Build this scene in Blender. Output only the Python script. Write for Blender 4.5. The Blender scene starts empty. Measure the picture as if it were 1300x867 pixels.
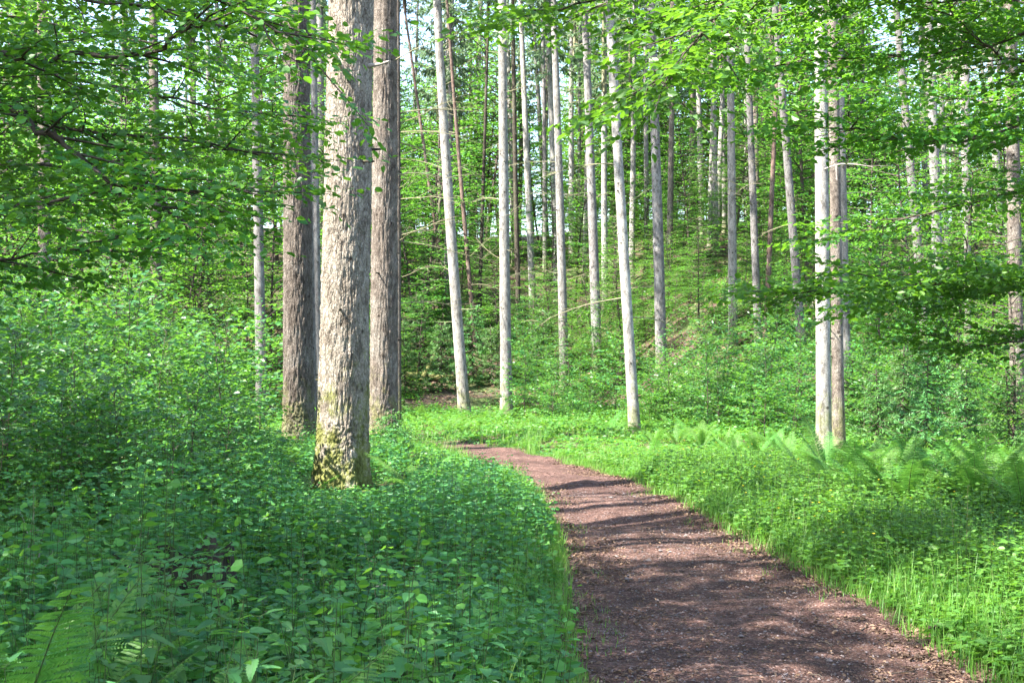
import bpy, math, random
import numpy as np
from math import radians, sin, cos, pi, sqrt

random.seed(11)
RNG = np.random.default_rng(11)
SC = bpy.context.scene
COL = SC.collection

# ------------------------------------------------------------------ camera maths
F, CX, CY, HY, EYE = 1805.0, 650.0, 433.5, 470.0, 1.65      # in pixels of the 1300-wide photograph
PITCH = math.atan((HY - CY) / F)
FW = np.array([0, cos(PITCH), sin(PITCH)]); UP = np.array([0, -sin(PITCH), cos(PITCH)]); RT = np.array([1.0, 0, 0])

def at(px, py, d):
    """world point seen at pixel (px,py) at distance d along +Y"""
    r = FW + RT * ((px - CX) / F) + UP * ((CY - py) / F)
    r = r * (d / r[1])
    return np.array([r[0], r[1], r[2] + EYE])

# ------------------------------------------------------------------ noise
def _hash(ix, iy, iz):
    n = (ix.astype(np.int64) * 374761393 + iy.astype(np.int64) * 668265263 + iz.astype(np.int64) * 2147483647 * 3) & 0xffffffff
    n = ((n ^ (n >> 13)) * 1274126177) & 0xffffffff
    return ((n ^ (n >> 16)) & 0xffff) / 65535.0

def vnoise(x, y, z=None):
    x = np.asarray(x, float); y = np.asarray(y, float)
    z = np.zeros_like(x) if z is None else np.asarray(z, float)
    xi, yi, zi = np.floor(x), np.floor(y), np.floor(z)
    fx, fy, fz = x - xi, y - yi, z - zi
    fx, fy, fz = [f * f * (3 - 2 * f) for f in (fx, fy, fz)]
    r = 0
    for a in (0, 1):
        for b in (0, 1):
            for c in (0, 1):
                w = (fx if a else 1 - fx) * (fy if b else 1 - fy) * (fz if c else 1 - fz)
                r = r + w * _hash(xi + a, yi + b, zi + c)
    return r * 2 - 1

# ------------------------------------------------------------------ path and terrain
PATH = [(-8, 1.6, 1.15), (0, 1.55, 1.15), (4, 1.50, 1.15), (7.5, 1.44, 1.15), (10.3, 1.42, 1.08), (12, 1.38, 1.0), (15, 1.30, .9), (16.5, 1.23, .88),
        (18.6, 1.10, .85), (21.3, .82, .80), (24, .42, .78), (27, -.05, .78), (29.6, -.75, .8), (31.6, -2.0, .85), (32.8, -3.8, .9),
        (33.4, -6.0, .9), (33.8, -9.0, .9), (34, -13.0, .9), (33, -20.0, .9), (30, -34.0, .9)]
def _spline(pts, n):
    pts = np.array(pts, float); out = []
    P = np.vstack([2 * pts[0] - pts[1], pts, 2 * pts[-1] - pts[-2]])
    for i in range(1, len(P) - 2):
        seg = np.linalg.norm(P[i + 1][:2] - P[i][:2]); m = max(2, int(seg / n))
        for t in np.linspace(0, 1, m, endpoint=False):
            a, b, c, d = P[i - 1], P[i], P[i + 1], P[i + 2]
            out.append(.5 * ((2 * b) + (c - a) * t + (2 * a - 5 * b + 4 * c - d) * t * t + (3 * b - a - 3 * c + d) * t ** 3))
    out.append(pts[-1]); return np.array(out)
PC = _spline([(x, y, w) for y, x, w in PATH], .25)          # x, y, half width
PCs = PC[::2]
def path_dist(x, y):
    """distance outside the path edge (negative on the path)"""
    x = np.asarray(x, float).ravel(); y = np.asarray(y, float).ravel()
    best = np.full(x.shape, 1e9)
    for k in range(0, len(x), 20000):
        d = np.sqrt((x[k:k + 20000, None] - PCs[None, :, 0]) ** 2 + (y[k:k + 20000, None] - PCs[None, :, 1]) ** 2) - PCs[None, :, 2]
        best[k:k + 20000] = d.min(1)
    return best
def sstep(a, b, x):
    t = np.clip((x - a) / (b - a), 0, 1); return t * t * (3 - 2 * t)
def base_h(x, y):
    x = np.asarray(x, float); y = np.asarray(y, float)
    y0 = 50 - 11 * sstep(3, 10, x) - 6 * sstep(-5, -12, x)
    u = np.maximum(0, y - y0)
    hh = .28 * (np.sqrt(u * u + 9) - 3)
    h = 22 * (1 - np.exp(-hh / 22))
    h = h + .05 * vnoise(x * .9, y * .9) + .16 * vnoise(x * .25 + 9, y * .25) * sstep(4, 9, np.abs(x - 1)) + .5 * vnoise(x * .12, y * .12 + 5) * sstep(45, 60, y)
    # gentle rolls across the path where the streaks of light lie
    h = h + .05 * np.exp(-((y - 17.6) / .9) ** 2) + .035 * np.exp(-((y - 14.2) / .8) ** 2) + .04 * np.exp(-((y - 20.5) / 1.0) ** 2)
    return h
def ground_h(x, y):
    x = np.asarray(x, float); y = np.asarray(y, float)
    d = path_dist(x, y).reshape(x.shape)
    bank = .10 * sstep(.1, 1.2, d) + .05 * vnoise(x * 2.2, y * 2.2) * sstep(.2, 1, d)
    return base_h(x, y) + bank - .045 * (1 - sstep(-.25, .12, d))
def gz(x, y): return float(ground_h(np.array([x]), np.array([y]))[0])

# ------------------------------------------------------------------ mesh helpers
class MB:
    """collects vertices and faces (quads or triangles), with a material slot and a random number per face"""
    def __init__(self): self.V = []; self.Q = []; self.n = 0
    def add(self, V, Fc, mat=0, rnd=None, smooth=False):
        V = np.asarray(V, float).reshape(-1, 3); Fc = np.asarray(Fc, int)
        if len(Fc) == 0: return
        rnd = RNG.random(len(Fc)) if rnd is None else np.broadcast_to(np.asarray(rnd, float), (len(Fc),))
        self.V.append(V); self.Q.append((Fc + self.n, mat, rnd, smooth)); self.n += len(V)
    def mesh(self, name, mats):
        me = bpy.data.meshes.new(name)
        V = np.vstack(self.V); loops = []; tot = []; mi = []; rd = []; sm = []
        for Fc, m, r, s in self.Q:
            loops.append(Fc.ravel()); tot.append(np.full(len(Fc), Fc.shape[1])); mi.append(np.full(len(Fc), m)); rd.append(r); sm.append(np.full(len(Fc), s))
        loops = np.concatenate(loops); tot = np.concatenate(tot); start = np.concatenate([[0], np.cumsum(tot)[:-1]])
        me.vertices.add(len(V)); me.vertices.foreach_set('co', V.astype(np.float32).ravel())
        me.loops.add(len(loops)); me.loops.foreach_set('vertex_index', loops.astype(np.int32))
        me.polygons.add(len(tot)); me.polygons.foreach_set('loop_start', start.astype(np.int32)); me.polygons.foreach_set('loop_total', tot.astype(np.int32))
        me.polygons.foreach_set('material_index', np.concatenate(mi).astype(np.int32))
        me.polygons.foreach_set('use_smooth', np.concatenate(sm).astype(bool))
        at_ = me.attributes.new('rnd', 'FLOAT', 'FACE'); at_.data.foreach_set('value', np.concatenate(rd).astype(np.float32))
        for m in (mats if isinstance(mats, (list, tuple)) else [mats]): me.materials.append(m)
        me.update(calc_edges=True); return me

def norm(v): return v / np.maximum(np.linalg.norm(v, axis=-1, keepdims=True), 1e-9)

# leaf templates: x along the leaf, y across, z out of the face
HEXV = np.array([[0, 0, 0], [.28, -.27, .06], [.68, -.24, .05], [1, 0, -.07], [.68, .24, .05], [.28, .27, .06]])
HEXF = np.array([[0, 1, 2, 3], [0, 3, 4, 5]])
DIAV = np.array([[0, 0, 0], [.5, -.34, .05], [1, 0, -.06], [.5, .34, .05]]); DIAF = np.array([[0, 1, 2, 3]])
def nettle_template():
    n = 8; V = []; Fc = []
    xs = np.linspace(0, 1, n + 1)
    for i, x in enumerate(xs):
        V.append([x, 0, -.22 * x * x])
    for s in (-1, 1):
        for i in range(n):
            xm = (i + .75) / n; w = .27 * (sin(pi * min(1, (xm * .88 + .1)) ** .62) ** .9) * (1 if xm < .95 else .4)
            V.append([xm + .035, s * w, .05 - .22 * xm * xm])
            V.append([xm + .05, s * w * .74, .03 - .22 * xm * xm])
        off = n + 1 + (0 if s < 0 else 2 * n)
        for i in range(n):
            a, b = off + 2 * i, off + 2 * i + 1
            prev = off + 2 * i - 1 if i else 0
            fs = [[i, prev, a, b]] if i else [[0, a, b, b]]
            for f in fs:
                Fc.append(f if s < 0 else f[::-1])
            Fc.append([i, b, i + 1, i + 1] if s < 0 else [i + 1, i + 1, b, i])
    quads = []; tris = []
    for f in Fc:
        u = list(dict.fromkeys(f))
        (quads if len(u) == 4 else tris).append(u)
    return np.array(V), np.array(quads), np.array(tris)
NETV, NETQ, NETT = nettle_template()

def place_leaves(mb, P, D, N, S, W=1.0, V=HEXV, Fs=(HEXF,), mat=0):
    P, D, N = [np.asarray(a, float).reshape(-1, 3) for a in (P, D, N)]
    n = len(P)
    if n == 0: return
    S = np.broadcast_to(np.asarray(S, float), (n,)); W = np.broadcast_to(np.asarray(W, float), (n,))
    D = norm(D); side = norm(np.cross(N, D)); N = np.cross(D, side)
    out = (P[:, None, :] + S[:, None, None] * (V[None, :, 0, None] * D[:, None, :] + V[None, :, 1, None] * W[:, None, None] * side[:, None, :] + V[None, :, 2, None] * N[:, None, :]))
    r = RNG.random(n)
    base = mb.n; first = True
    for Fc in Fs:
        k = len(V)
        FF = (np.arange(n)[:, None, None] * k + Fc[None]).reshape(-1, Fc.shape[1])
        rr = np.repeat(r, len(Fc))
        if first: mb.add(out.reshape(-1, 3), FF, mat, rr); first = False
        else: mb.Q.append((FF + base, mat, rr, False))

def tube(mb, pts, rad, ns=6, mat=0, smooth=True, cap=True):
    pts = np.asarray(pts, float); rad = np.broadcast_to(np.asarray(rad, float), (len(pts),))
    T = norm(np.gradient(pts, axis=0)); ref = np.array([0, 0, 1.0]) if abs(T[0][2]) < .9 else np.array([1.0, 0, 0])
    A = norm(np.cross(T, ref)); B = np.cross(T, A)
    a = np.linspace(0, 2 * pi, ns, endpoint=False)
    V = pts[:, None, :] + rad[:, None, None] * (np.cos(a)[None, :, None] * A[:, None, :] + np.sin(a)[None, :, None] * B[:, None, :])
    i = np.arange(len(pts) - 1)[:, None]; j = np.arange(ns)[None, :]; j2 = (j + 1) % ns
    Fc = np.stack([i * ns + j, i * ns + j2, (i + 1) * ns + j2, (i + 1) * ns + j], -1).reshape(-1, 4)
    V = V.reshape(-1, 3)
    mb.add(V, Fc, mat, RNG.random(), smooth)
    if cap:
        e = len(pts) - 1; V2 = np.vstack([V[e * ns:], pts[-1] + T[-1] * rad[-1] * .5])
        mb.add(V2, np.array([[q, (q + 1) % ns, ns] for q in range(ns)]), mat, RNG.random(), smooth)

# ------------------------------------------------------------------ materials
def newmat(name):
    m = bpy.data.materials.new(name); m.use_nodes = True; nt = m.node_tree; nt.nodes.clear()
    return m, nt.nodes, nt.links
def node(ns, t, **kw):
    n = ns.new(t)
    for k, v in kw.items():
        if k.startswith('i_'): n.inputs[k[2:].replace('_', ' ')].default_value = v
        else: setattr(n, k, v)
    return n
def ramp(ns, stops):
    r = ns.new('ShaderNodeValToRGB'); e = r.color_ramp.elements
    while len(e) > 1: e.remove(e[-1])
    e[0].position, e[0].color = stops[0][0], (*stops[0][1], 1)
    for p, c in stops[1:]:
        q = e.new(p); q.color = (*c, 1)
    return r
def mixc(ns, ls, fac, a, b, mode='MIX'):
    m = ns.new('ShaderNodeMix'); m.data_type = 'RGBA'; m.blend_type = mode
    for sock, v in ((m.inputs[0], fac), (m.inputs[6], a), (m.inputs[7], b)):
        if hasattr(v, 'links'): ls.new(v, sock)
        elif isinstance(v, (int, float)): sock.default_value = v
        else: sock.default_value = (*v, 1)
    return m.outputs[2]

def leaf_mat(name, dark, light, trans, tf=.42, rough=.42, spec=.5, young=None):
    m, ns, ls = newmat(name)
    a = node(ns, 'ShaderNodeAttribute', attribute_name='rnd'); oi = node(ns, 'ShaderNodeObjectInfo')
    st = [(0, dark), (.75, light)] + ([(1.0, young)] if young else [])
    r = ramp(ns, st); ls.new(a.outputs['Fac'], r.inputs[0])
    hs = node(ns, 'ShaderNodeHueSaturation')
    mr = node(ns, 'ShaderNodeMapRange'); mr.inputs[3].default_value = .475; mr.inputs[4].default_value = .515; ls.new(oi.outputs['Random'], mr.inputs[0])
    mv = node(ns, 'ShaderNodeMapRange'); mv.inputs[3].default_value = .78; mv.inputs[4].default_value = 1.22; ls.new(oi.outputs['Random'], mv.inputs[0])
    ls.new(mr.outputs[0], hs.inputs['Hue']); ls.new(mv.outputs[0], hs.inputs['Value']); ls.new(r.outputs[0], hs.inputs['Color'])
    p = node(ns, 'ShaderNodeBsdfPrincipled'); p.inputs['Roughness'].default_value = rough; p.inputs['Specular IOR Level'].default_value = spec
    ls.new(hs.outputs[0], p.inputs['Base Color'])
    t = node(ns, 'ShaderNodeBsdfTranslucent'); ls.new(mixc(ns, ls, .75, hs.outputs[0], trans), t.inputs['Color'])
    mx = node(ns, 'ShaderNodeMixShader'); mx.inputs[0].default_value = tf
    ls.new(p.outputs[0], mx.inputs[1]); ls.new(t.outputs[0], mx.inputs[2])
    o = node(ns, 'ShaderNodeOutputMaterial'); ls.new(mx.outputs[0], o.inputs[0]); return m

def bark_mat(name, c_furrow, c_plate, c_lichen, moss=0.0, scale=1.0, bump=.6, furrow=(.30, .62)):
    m, ns, ls = newmat(name)
    tc = node(ns, 'ShaderNodeTexCoord'); oi = node(ns, 'ShaderNodeObjectInfo')
    mp = node(ns, 'ShaderNodeMapping'); mp.inputs['Scale'].default_value = (1, 1, .42); ls.new(tc.outputs['Object'], mp.inputs[0])
    ad = node(ns, 'ShaderNodeVectorMath', operation='ADD'); ls.new(mp.outputs[0], ad.inputs[0])
    cb = node(ns, 'ShaderNodeCombineXYZ'); ml = node(ns, 'ShaderNodeMath', operation='MULTIPLY'); ml.inputs[1].default_value = 37
    ls.new(oi.outputs['Random'], ml.inputs[0]); ls.new(ml.outputs[0], cb.inputs[2]); ls.new(ml.outputs[0], cb.inputs[0])
    # warp
    nw = node(ns, 'ShaderNodeTexNoise'); nw.inputs['Scale'].default_value = 9 * scale; nw.inputs['Detail'].default_value = 3; ls.new(mp.outputs[0], nw.inputs['Vector'])
    sc_ = node(ns, 'ShaderNodeVectorMath', operation='SCALE'); sc_.inputs['Scale'].default_value = .09 / scale; ls.new(nw.outputs['Color'], sc_.inputs[0])
    ls.new(sc_.outputs[0], ad.inputs[1])
    vo = node(ns, 'ShaderNodeTexVoronoi', feature='DISTANCE_TO_EDGE'); vo.inputs['Scale'].default_value = 22 * scale; ls.new(ad.outputs[0], vo.inputs['Vector'])
    n2 = node(ns, 'ShaderNodeTexNoise'); n2.inputs['Scale'].default_value = 60 * scale; n2.inputs['Detail'].default_value = 5; n2.inputs['Roughness'].default_value = .7; ls.new(mp.outputs[0], n2.inputs['Vector'])
    n3 = node(ns, 'ShaderNodeTexNoise'); n3.inputs['Scale'].default_value = 1.7; n3.inputs['Detail'].default_value = 6; n3.inputs['Roughness'].default_value = .65
    a2 = node(ns, 'ShaderNodeVectorMath', operation='ADD'); ls.new(tc.outputs['Object'], a2.inputs[0]); ls.new(cb.outputs[0], a2.inputs[1]); ls.new(a2.outputs[0], n3.inputs['Vector'])
    # height
    mr = node(ns, 'ShaderNodeMapRange'); mr.inputs[1].default_value = 0; mr.inputs[2].default_value = .22; ls.new(vo.outputs['Distance'], mr.inputs[0])
    hgt = node(ns, 'ShaderNodeMath', operation='MULTIPLY_ADD'); hgt.inputs[1].default_value = .65; ls.new(mr.outputs[0], hgt.inputs[0])
    hs_ = node(ns, 'ShaderNodeMath', operation='MULTIPLY'); hs_.inputs[1].default_value = .45; ls.new(n2.outputs['Fac'], hs_.inputs[0]); ls.new(hs_.outputs[0], hgt.inputs[2])
    r = ramp(ns, [(furrow[0], c_furrow), (furrow[1], c_plate)]); ls.new(hgt.outputs[0], r.inputs[0])
    rl = ramp(ns, [(.47, (0, 0, 0)), (.63, (1, 1, 1))]); ls.new(n3.outputs['Fac'], rl.inputs[0])
    lf = node(ns, 'ShaderNodeMath', operation='MULTIPLY'); ls.new(rl.outputs[0], lf.inputs[0]); ls.new(hgt.outputs[0], lf.inputs[1])
    c = mixc(ns, ls, lf.outputs[0], r.outputs[0], c_lichen)
    # moss and algae patches toward the foot
    sx = node(ns, 'ShaderNodeSeparateXYZ'); ls.new(tc.outputs['Object'], sx.inputs[0])
    mz = node(ns, 'ShaderNodeMapRange'); mz.inputs[1].default_value = 2.6; mz.inputs[2].default_value = .1; mz.inputs[3].default_value = -.22; mz.inputs[4].default_value = .22; ls.new(sx.outputs['Z'], mz.inputs[0])
    n4 = node(ns, 'ShaderNodeTexNoise'); n4.inputs['Scale'].default_value = 4.5; n4.inputs['Detail'].default_value = 6; n4.inputs['Roughness'].default_value = .7; ls.new(a2.outputs[0], n4.inputs['Vector'])
    sm = node(ns, 'ShaderNodeMath', operation='ADD'); ls.new(mz.outputs[0], sm.inputs[0]); ls.new(n4.outputs['Fac'], sm.inputs[1])
    rm = ramp(ns, [(.52, (0, 0, 0)), (.68, (1, 1, 1))]); ls.new(sm.outputs[0], rm.inputs[0])
    mm = node(ns, 'ShaderNodeMath', operation='MULTIPLY'); mm.inputs[1].default_value = moss; ls.new(rm.outputs[0], mm.inputs[0])
    c = mixc(ns, ls, mm.outputs[0], c, (.17, .19, .035))
    # grey flakes, blotches and old branch scars
    m5 = node(ns, 'ShaderNodeMapping'); m5.inputs['Scale'].default_value = (1, 1, .45); ls.new(a2.outputs[0], m5.inputs[0])
    n5 = node(ns, 'ShaderNodeTexNoise'); n5.inputs['Scale'].default_value = 11; n5.inputs['Detail'].default_value = 7; n5.inputs['Roughness'].default_value = .75; ls.new(m5.outputs[0], n5.inputs['Vector'])
    r5 = ramp(ns, [(.38, (.42, .40, .38)), (.50, (.88, .87, .86)), (.62, (1.12, 1.10, 1.07))]); ls.new(n5.outputs['Fac'], r5.inputs[0]); c = mixc(ns, ls, 1.0, c, r5.outputs[0], 'MULTIPLY')
    v6 = node(ns, 'ShaderNodeTexVoronoi'); v6.inputs['Scale'].default_value = 3.4; ls.new(a2.outputs[0], v6.inputs['Vector'])
    r6 = ramp(ns, [(.07, (.22, .20, .18)), (.13, (1, 1, 1))]); ls.new(v6.outputs['Distance'], r6.inputs[0]); c = mixc(ns, ls, 1.0, c, r6.outputs[0], 'MULTIPLY')
    hv = node(ns, 'ShaderNodeHueSaturation'); mv = node(ns, 'ShaderNodeMapRange'); mv.inputs[3].default_value = .68; mv.inputs[4].default_value = 1.16
    ls.new(oi.outputs['Random'], mv.inputs[0]); ls.new(mv.outputs[0], hv.inputs['Value']); ls.new(c, hv.inputs['Color'])
    b = node(ns, 'ShaderNodeBump'); b.inputs['Strength'].default_value = bump; b.inputs['Distance'].default_value = .02 / scale; ls.new(hgt.outputs[0], b.inputs['Height'])
    p = node(ns, 'ShaderNodeBsdfPrincipled'); p.inputs['Roughness'].default_value = .9; p.inputs['Specular IOR Level'].default_value = .15
    ls.new(hv.outputs[0], p.inputs['Base Color']); ls.new(b.outputs[0], p.inputs['Normal'])
    o = node(ns, 'ShaderNodeOutputMaterial'); ls.new(p.outputs[0], o.inputs[0]); return m

def plain_mat(name, a_, b_, scale=12, rough=.85, bump=.3, spec=.2):
    m, ns, ls = newmat(name)
    tc = node(ns, 'ShaderNodeTexCoord'); n = node(ns, 'ShaderNodeTexNoise'); n.inputs['Scale'].default_value = scale; n.inputs['Detail'].default_value = 5
    ls.new(tc.outputs['Object'], n.inputs['Vector'])
    at_ = node(ns, 'ShaderNodeAttribute', attribute_name='rnd')
    av = node(ns, 'ShaderNodeMath', operation='MULTIPLY_ADD'); av.inputs[1].default_value = .6; ls.new(at_.outputs['Fac'], av.inputs[0])
    hm = node(ns, 'ShaderNodeMath', operation='MULTIPLY_ADD'); hm.inputs[1].default_value = .9; hm.inputs[2].default_value = -.25; ls.new(n.outputs['Fac'], hm.inputs[0]); ls.new(hm.outputs[0], av.inputs[2])
    r = ramp(ns, [(0, a_), (1, b_)]); ls.new(av.outputs[0], r.inputs[0])
    p = node(ns, 'ShaderNodeBsdfPrincipled'); p.inputs['Roughness'].default_value = rough; p.inputs['Specular IOR Level'].default_value = spec; ls.new(r.outputs[0], p.inputs['Base Color'])
    b = node(ns, 'ShaderNodeBump'); b.inputs['Strength'].default_value = bump; b.inputs['Distance'].default_value = .02; ls.new(n.outputs['Fac'], b.inputs['Height']); ls.new(b.outputs[0], p.inputs['Normal'])
    o = node(ns, 'ShaderNodeOutputMaterial'); ls.new(p.outputs[0], o.inputs[0]); return m

M = {}
M['beech'] = leaf_mat('beech_leaf', (.026, .10, .018), (.055, .17, .026), (.19, .42, .02), .45, .42, .5, (.10, .24, .03))
M['beech_far'] = leaf_mat('far_beech_leaf', (.035, .125, .024), (.072, .20, .032), (.18, .44, .035), .47, .5, .35, (.14, .28, .035))
M['sapling'] = leaf_mat('sapling_leaf', (.030, .115, .032), (.06, .18, .042), (.17, .40, .03), .42, .38, .55, (.11, .25, .04))
M['nettle'] = leaf_mat('nettle_leaf', (.026, .105, .034), (.055, .175, .045), (.15, .37, .04), .40, .5, .4, (.06, .19, .06))
M['fern'] = leaf_mat('fern_frond', (.05, .16, .028), (.09, .23, .04), (.16, .36, .04), .42, .5, .35)
M['grass'] = leaf_mat('grass_blade', (.05, .155, .022), (.115, .265, .035), (.24, .46, .045), .4, .45, .4, (.20, .26, .09))
M['cover'] = leaf_mat('cover_leaf', (.038, .13, .022), (.08, .215, .032), (.20, .43, .03), .4, .5, .4, (.10, .23, .04))
M['spruce'] = leaf_mat('spruce_needle', (.06, .115, .06), (.11, .175, .09), (.18, .27, .11), .38, .55, .3)
M['young_spruce'] = leaf_mat('young_spruce_needle', (.042, .14, .042), (.09, .21, .06), (.17, .36, .06), .34, .5, .35)
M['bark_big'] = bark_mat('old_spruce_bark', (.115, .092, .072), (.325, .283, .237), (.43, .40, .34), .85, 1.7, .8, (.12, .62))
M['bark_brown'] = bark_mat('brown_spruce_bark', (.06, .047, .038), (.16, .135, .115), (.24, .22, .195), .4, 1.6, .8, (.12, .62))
M['bark_pale'] = bark_mat('pale_spruce_bark', (.10, .09, .08), (.315, .30, .28), (.42, .41, .385), .5, 2.4, .8, (.18, .52))
M['bark_grey'] = bark_mat('grey_spruce_bark', (.075, .068, .064), (.20, .19, .185), (.29, .285, .275), .5, 2.2, .8, (.18, .52))
M['bark_red'] = bark_mat('reddish_bark', (.07, .046, .036), (.165, .115, .095), (.23, .19, .165), .1, 1.8, .5, (.15, .5))
M['bark_dark'] = bark_mat('dark_bark', (.03, .025, .02), (.085, .07, .055), (.14, .14, .10), .4, 1.8, .5)
M['twig'] = plain_mat('beech_twig', (.035, .027, .022), (.10, .08, .065), 30)
M['lichen'] = plain_mat('lichen_twig', (.10, .092, .05), (.27, .255, .16), 14)
M['dead'] = plain_mat('dead_wood', (.16, .13, .11), (.40, .36, .32), 30)
M['mosswood'] = plain_mat('mossy_wood', (.03, .04, .012), (.15, .14, .05), 9, .95, .8)
M['stump'] = plain_mat('stump_wood', (.014, .011, .008), (.055, .040, .029), 12, .95, .9)
M['stem'] = plain_mat('green_stem', (.03, .06, .018), (.07, .11, .03), 40)
M['pebble'] = plain_mat('pebble', (.075, .058, .055), (.20, .165, .16), 60, .85)
M['litter'] = plain_mat('dry_litter', (.06, .034, .024), (.25, .17, .115), 40, .9)
M['yellow'] = plain_mat('buttercup_petal', (.75, .52, .02), (.85, .68, .05), 10, .4)

# ------------------------------------------------------------------ objects
def link(o): COL.objects.link(o); return o
def tag(o, label, cat=None, group=None, kind=None):
    if label: o['label'] = label
    if cat: o['category'] = cat
    if group: o['group'] = group
    if kind: o['kind'] = kind
    return o
def empty(name, loc, rz=0, sc=1.0, rx=0, ry=0):
    o = link(bpy.data.objects.new(name, None)); o.empty_display_size = .2
    o.location = loc; o.rotation_euler = (rx, ry, rz); o.scale = (sc,) * 3 if np.isscalar(sc) else sc; return o
def obj(name, me, parent=None, loc=(0, 0, 0), rot=(0, 0, 0), sc=1.0):
    o = link(bpy.data.objects.new(name, me)); o.location = loc; o.rotation_euler = rot; o.scale = (sc,) * 3 if np.isscalar(sc) else sc
    if parent: o.parent = parent
    return o
def spawn(proto, loc, rz=0, sc=1.0, label=None, cat=None, group=None, rx=0, ry=0):
    """proto = (name, [(part, mesh, [(subpart, mesh)...])...])"""
    r = empty(proto[0], loc, rz, sc, rx, ry); tag(r, label, cat, group)
    for p in proto[1]:
        o = obj(p[0], p[1], r)
        for q in (p[2] if len(p) > 2 else []): obj(q[0], q[1], o)
    return r

# ------------------------------------------------------------------ growth
def rot_about(v, k, a):
    k = k / np.linalg.norm(k)
    return v * cos(a) + np.cross(k, v) * sin(a) + k * np.dot(k, v) * (1 - cos(a))
class Growth:
    def __init__(s): s.W = MB(); s.P = []; s.D = []; s.N = []; s.S = []
    def leaves_on(s, pts, size, step, upj=.35, skip=.1):
        seg = np.linalg.norm(np.diff(pts, axis=0), axis=1); cum = np.concatenate([[0], np.cumsum(seg)]); L = cum[-1]
        n = max(2, int(L / step)); t = np.linspace(skip * L, L, n)
        P = np.stack([np.interp(t, cum, pts[:, i]) for i in range(3)], 1)
        T = norm(np.stack([np.interp(t, cum[:-1] if len(seg) > 1 else [0], (np.diff(pts, axis=0) / seg[:, None])[:, i]) for i in range(3)], 1))
        sgn = np.where(np.arange(n) % 2 == 0, 1, -1)[:, None]
        side = norm(np.cross(T, [0, 0, 1.0])) * sgn
        D = T * .62 + side * .85; D[-1] = T[-1]
        D = D + RNG.normal(0, .22, D.shape); D[:, 2] -= .12
        N = np.tile([0, 0, 1.0], (n, 1)) + RNG.normal(0, upj, (n, 3))
        s.P.append(P + RNG.normal(0, .006, P.shape)); s.D.append(D); s.N.append(N); s.S.append(size * RNG.uniform(.5, 1.2, n))
    def line(s, p0, d, L, k=6, wob=.12, droop=0.0, lift=0.0):
        d = d / np.linalg.norm(d); pts = [np.array(p0, float)]
        w = RNG.normal(0, wob, 3); w[2] *= .4
        for i in range(k):
            d = d + w / k + np.array([0, 0, (lift - droop * (i / k)) / k]) + RNG.normal(0, wob * .3, 3) * [1, 1, .5]
            d = d / np.linalg.norm(d); pts.append(pts[-1] + d * L / k)
        return np.array(pts)
    def spray(s, pts, levels, ratio, spacing, leaf, step, r0, f0=.15, ang=(.75, 1.15), upj=.35, zj=.10, wood=True, minL=.1):
        seg = np.linalg.norm(np.diff(pts, axis=0), axis=1); cum = np.concatenate([[0], np.cumsum(seg)]); L = cum[-1]
        if wood: tube(s.W, pts, np.linspace(r0, max(r0 * .25, .0012), len(pts)), 5 if r0 > .012 else 3, cap=False)
        if levels == 0:
            s.leaves_on(pts, leaf, step, upj); return
        n = max(2, int(L * (1 - f0) / spacing)); sg = 1 if RNG.random() < .5 else -1
        for i in range(n):
            f = f0 + (1 - f0) * (i + RNG.uniform(-.2, .2)) / n; f = min(max(f, 0), .97)
            t = f * L; p = np.array([np.interp(t, cum, pts[:, q]) for q in range(3)])
            k = min(np.searchsorted(cum, t, side='right') - 1, len(seg) - 1); d = (pts[k + 1] - pts[k]) / seg[k]
            upv = np.array([RNG.normal(0, zj * 1.5), RNG.normal(0, zj * 1.5), 1.0])
            dd = rot_about(d, upv, sg * RNG.uniform(*ang)); sg = -sg; dd[2] = dd[2] * .5 + RNG.normal(0, zj)
            l2 = max(minL, L * ratio * (1 - .62 * f) * RNG.uniform(.7, 1.2))
            q = s.line(p, dd, l2, 4, .15, .10)
            s.spray(q, levels - 1, ratio, spacing * .55, leaf, step, r0 * .42, .12, ang, upj, zj, wood and levels > 1, minL * .6)
        s.leaves_on(pts[len(pts) * 2 // 3:], leaf, step, upj)
    def leaf_mesh(s, name, mat, V=HEXV, Fs=(HEXF,), W=1.15):
        mb = MB(); place_leaves(mb, np.vstack(s.P), np.vstack(s.D), np.vstack(s.N), np.concatenate(s.S), W, V, Fs); return mb.mesh(name, mat)
    def wood_mesh(s, name, mat): return s.W.mesh(name, mat)

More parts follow.
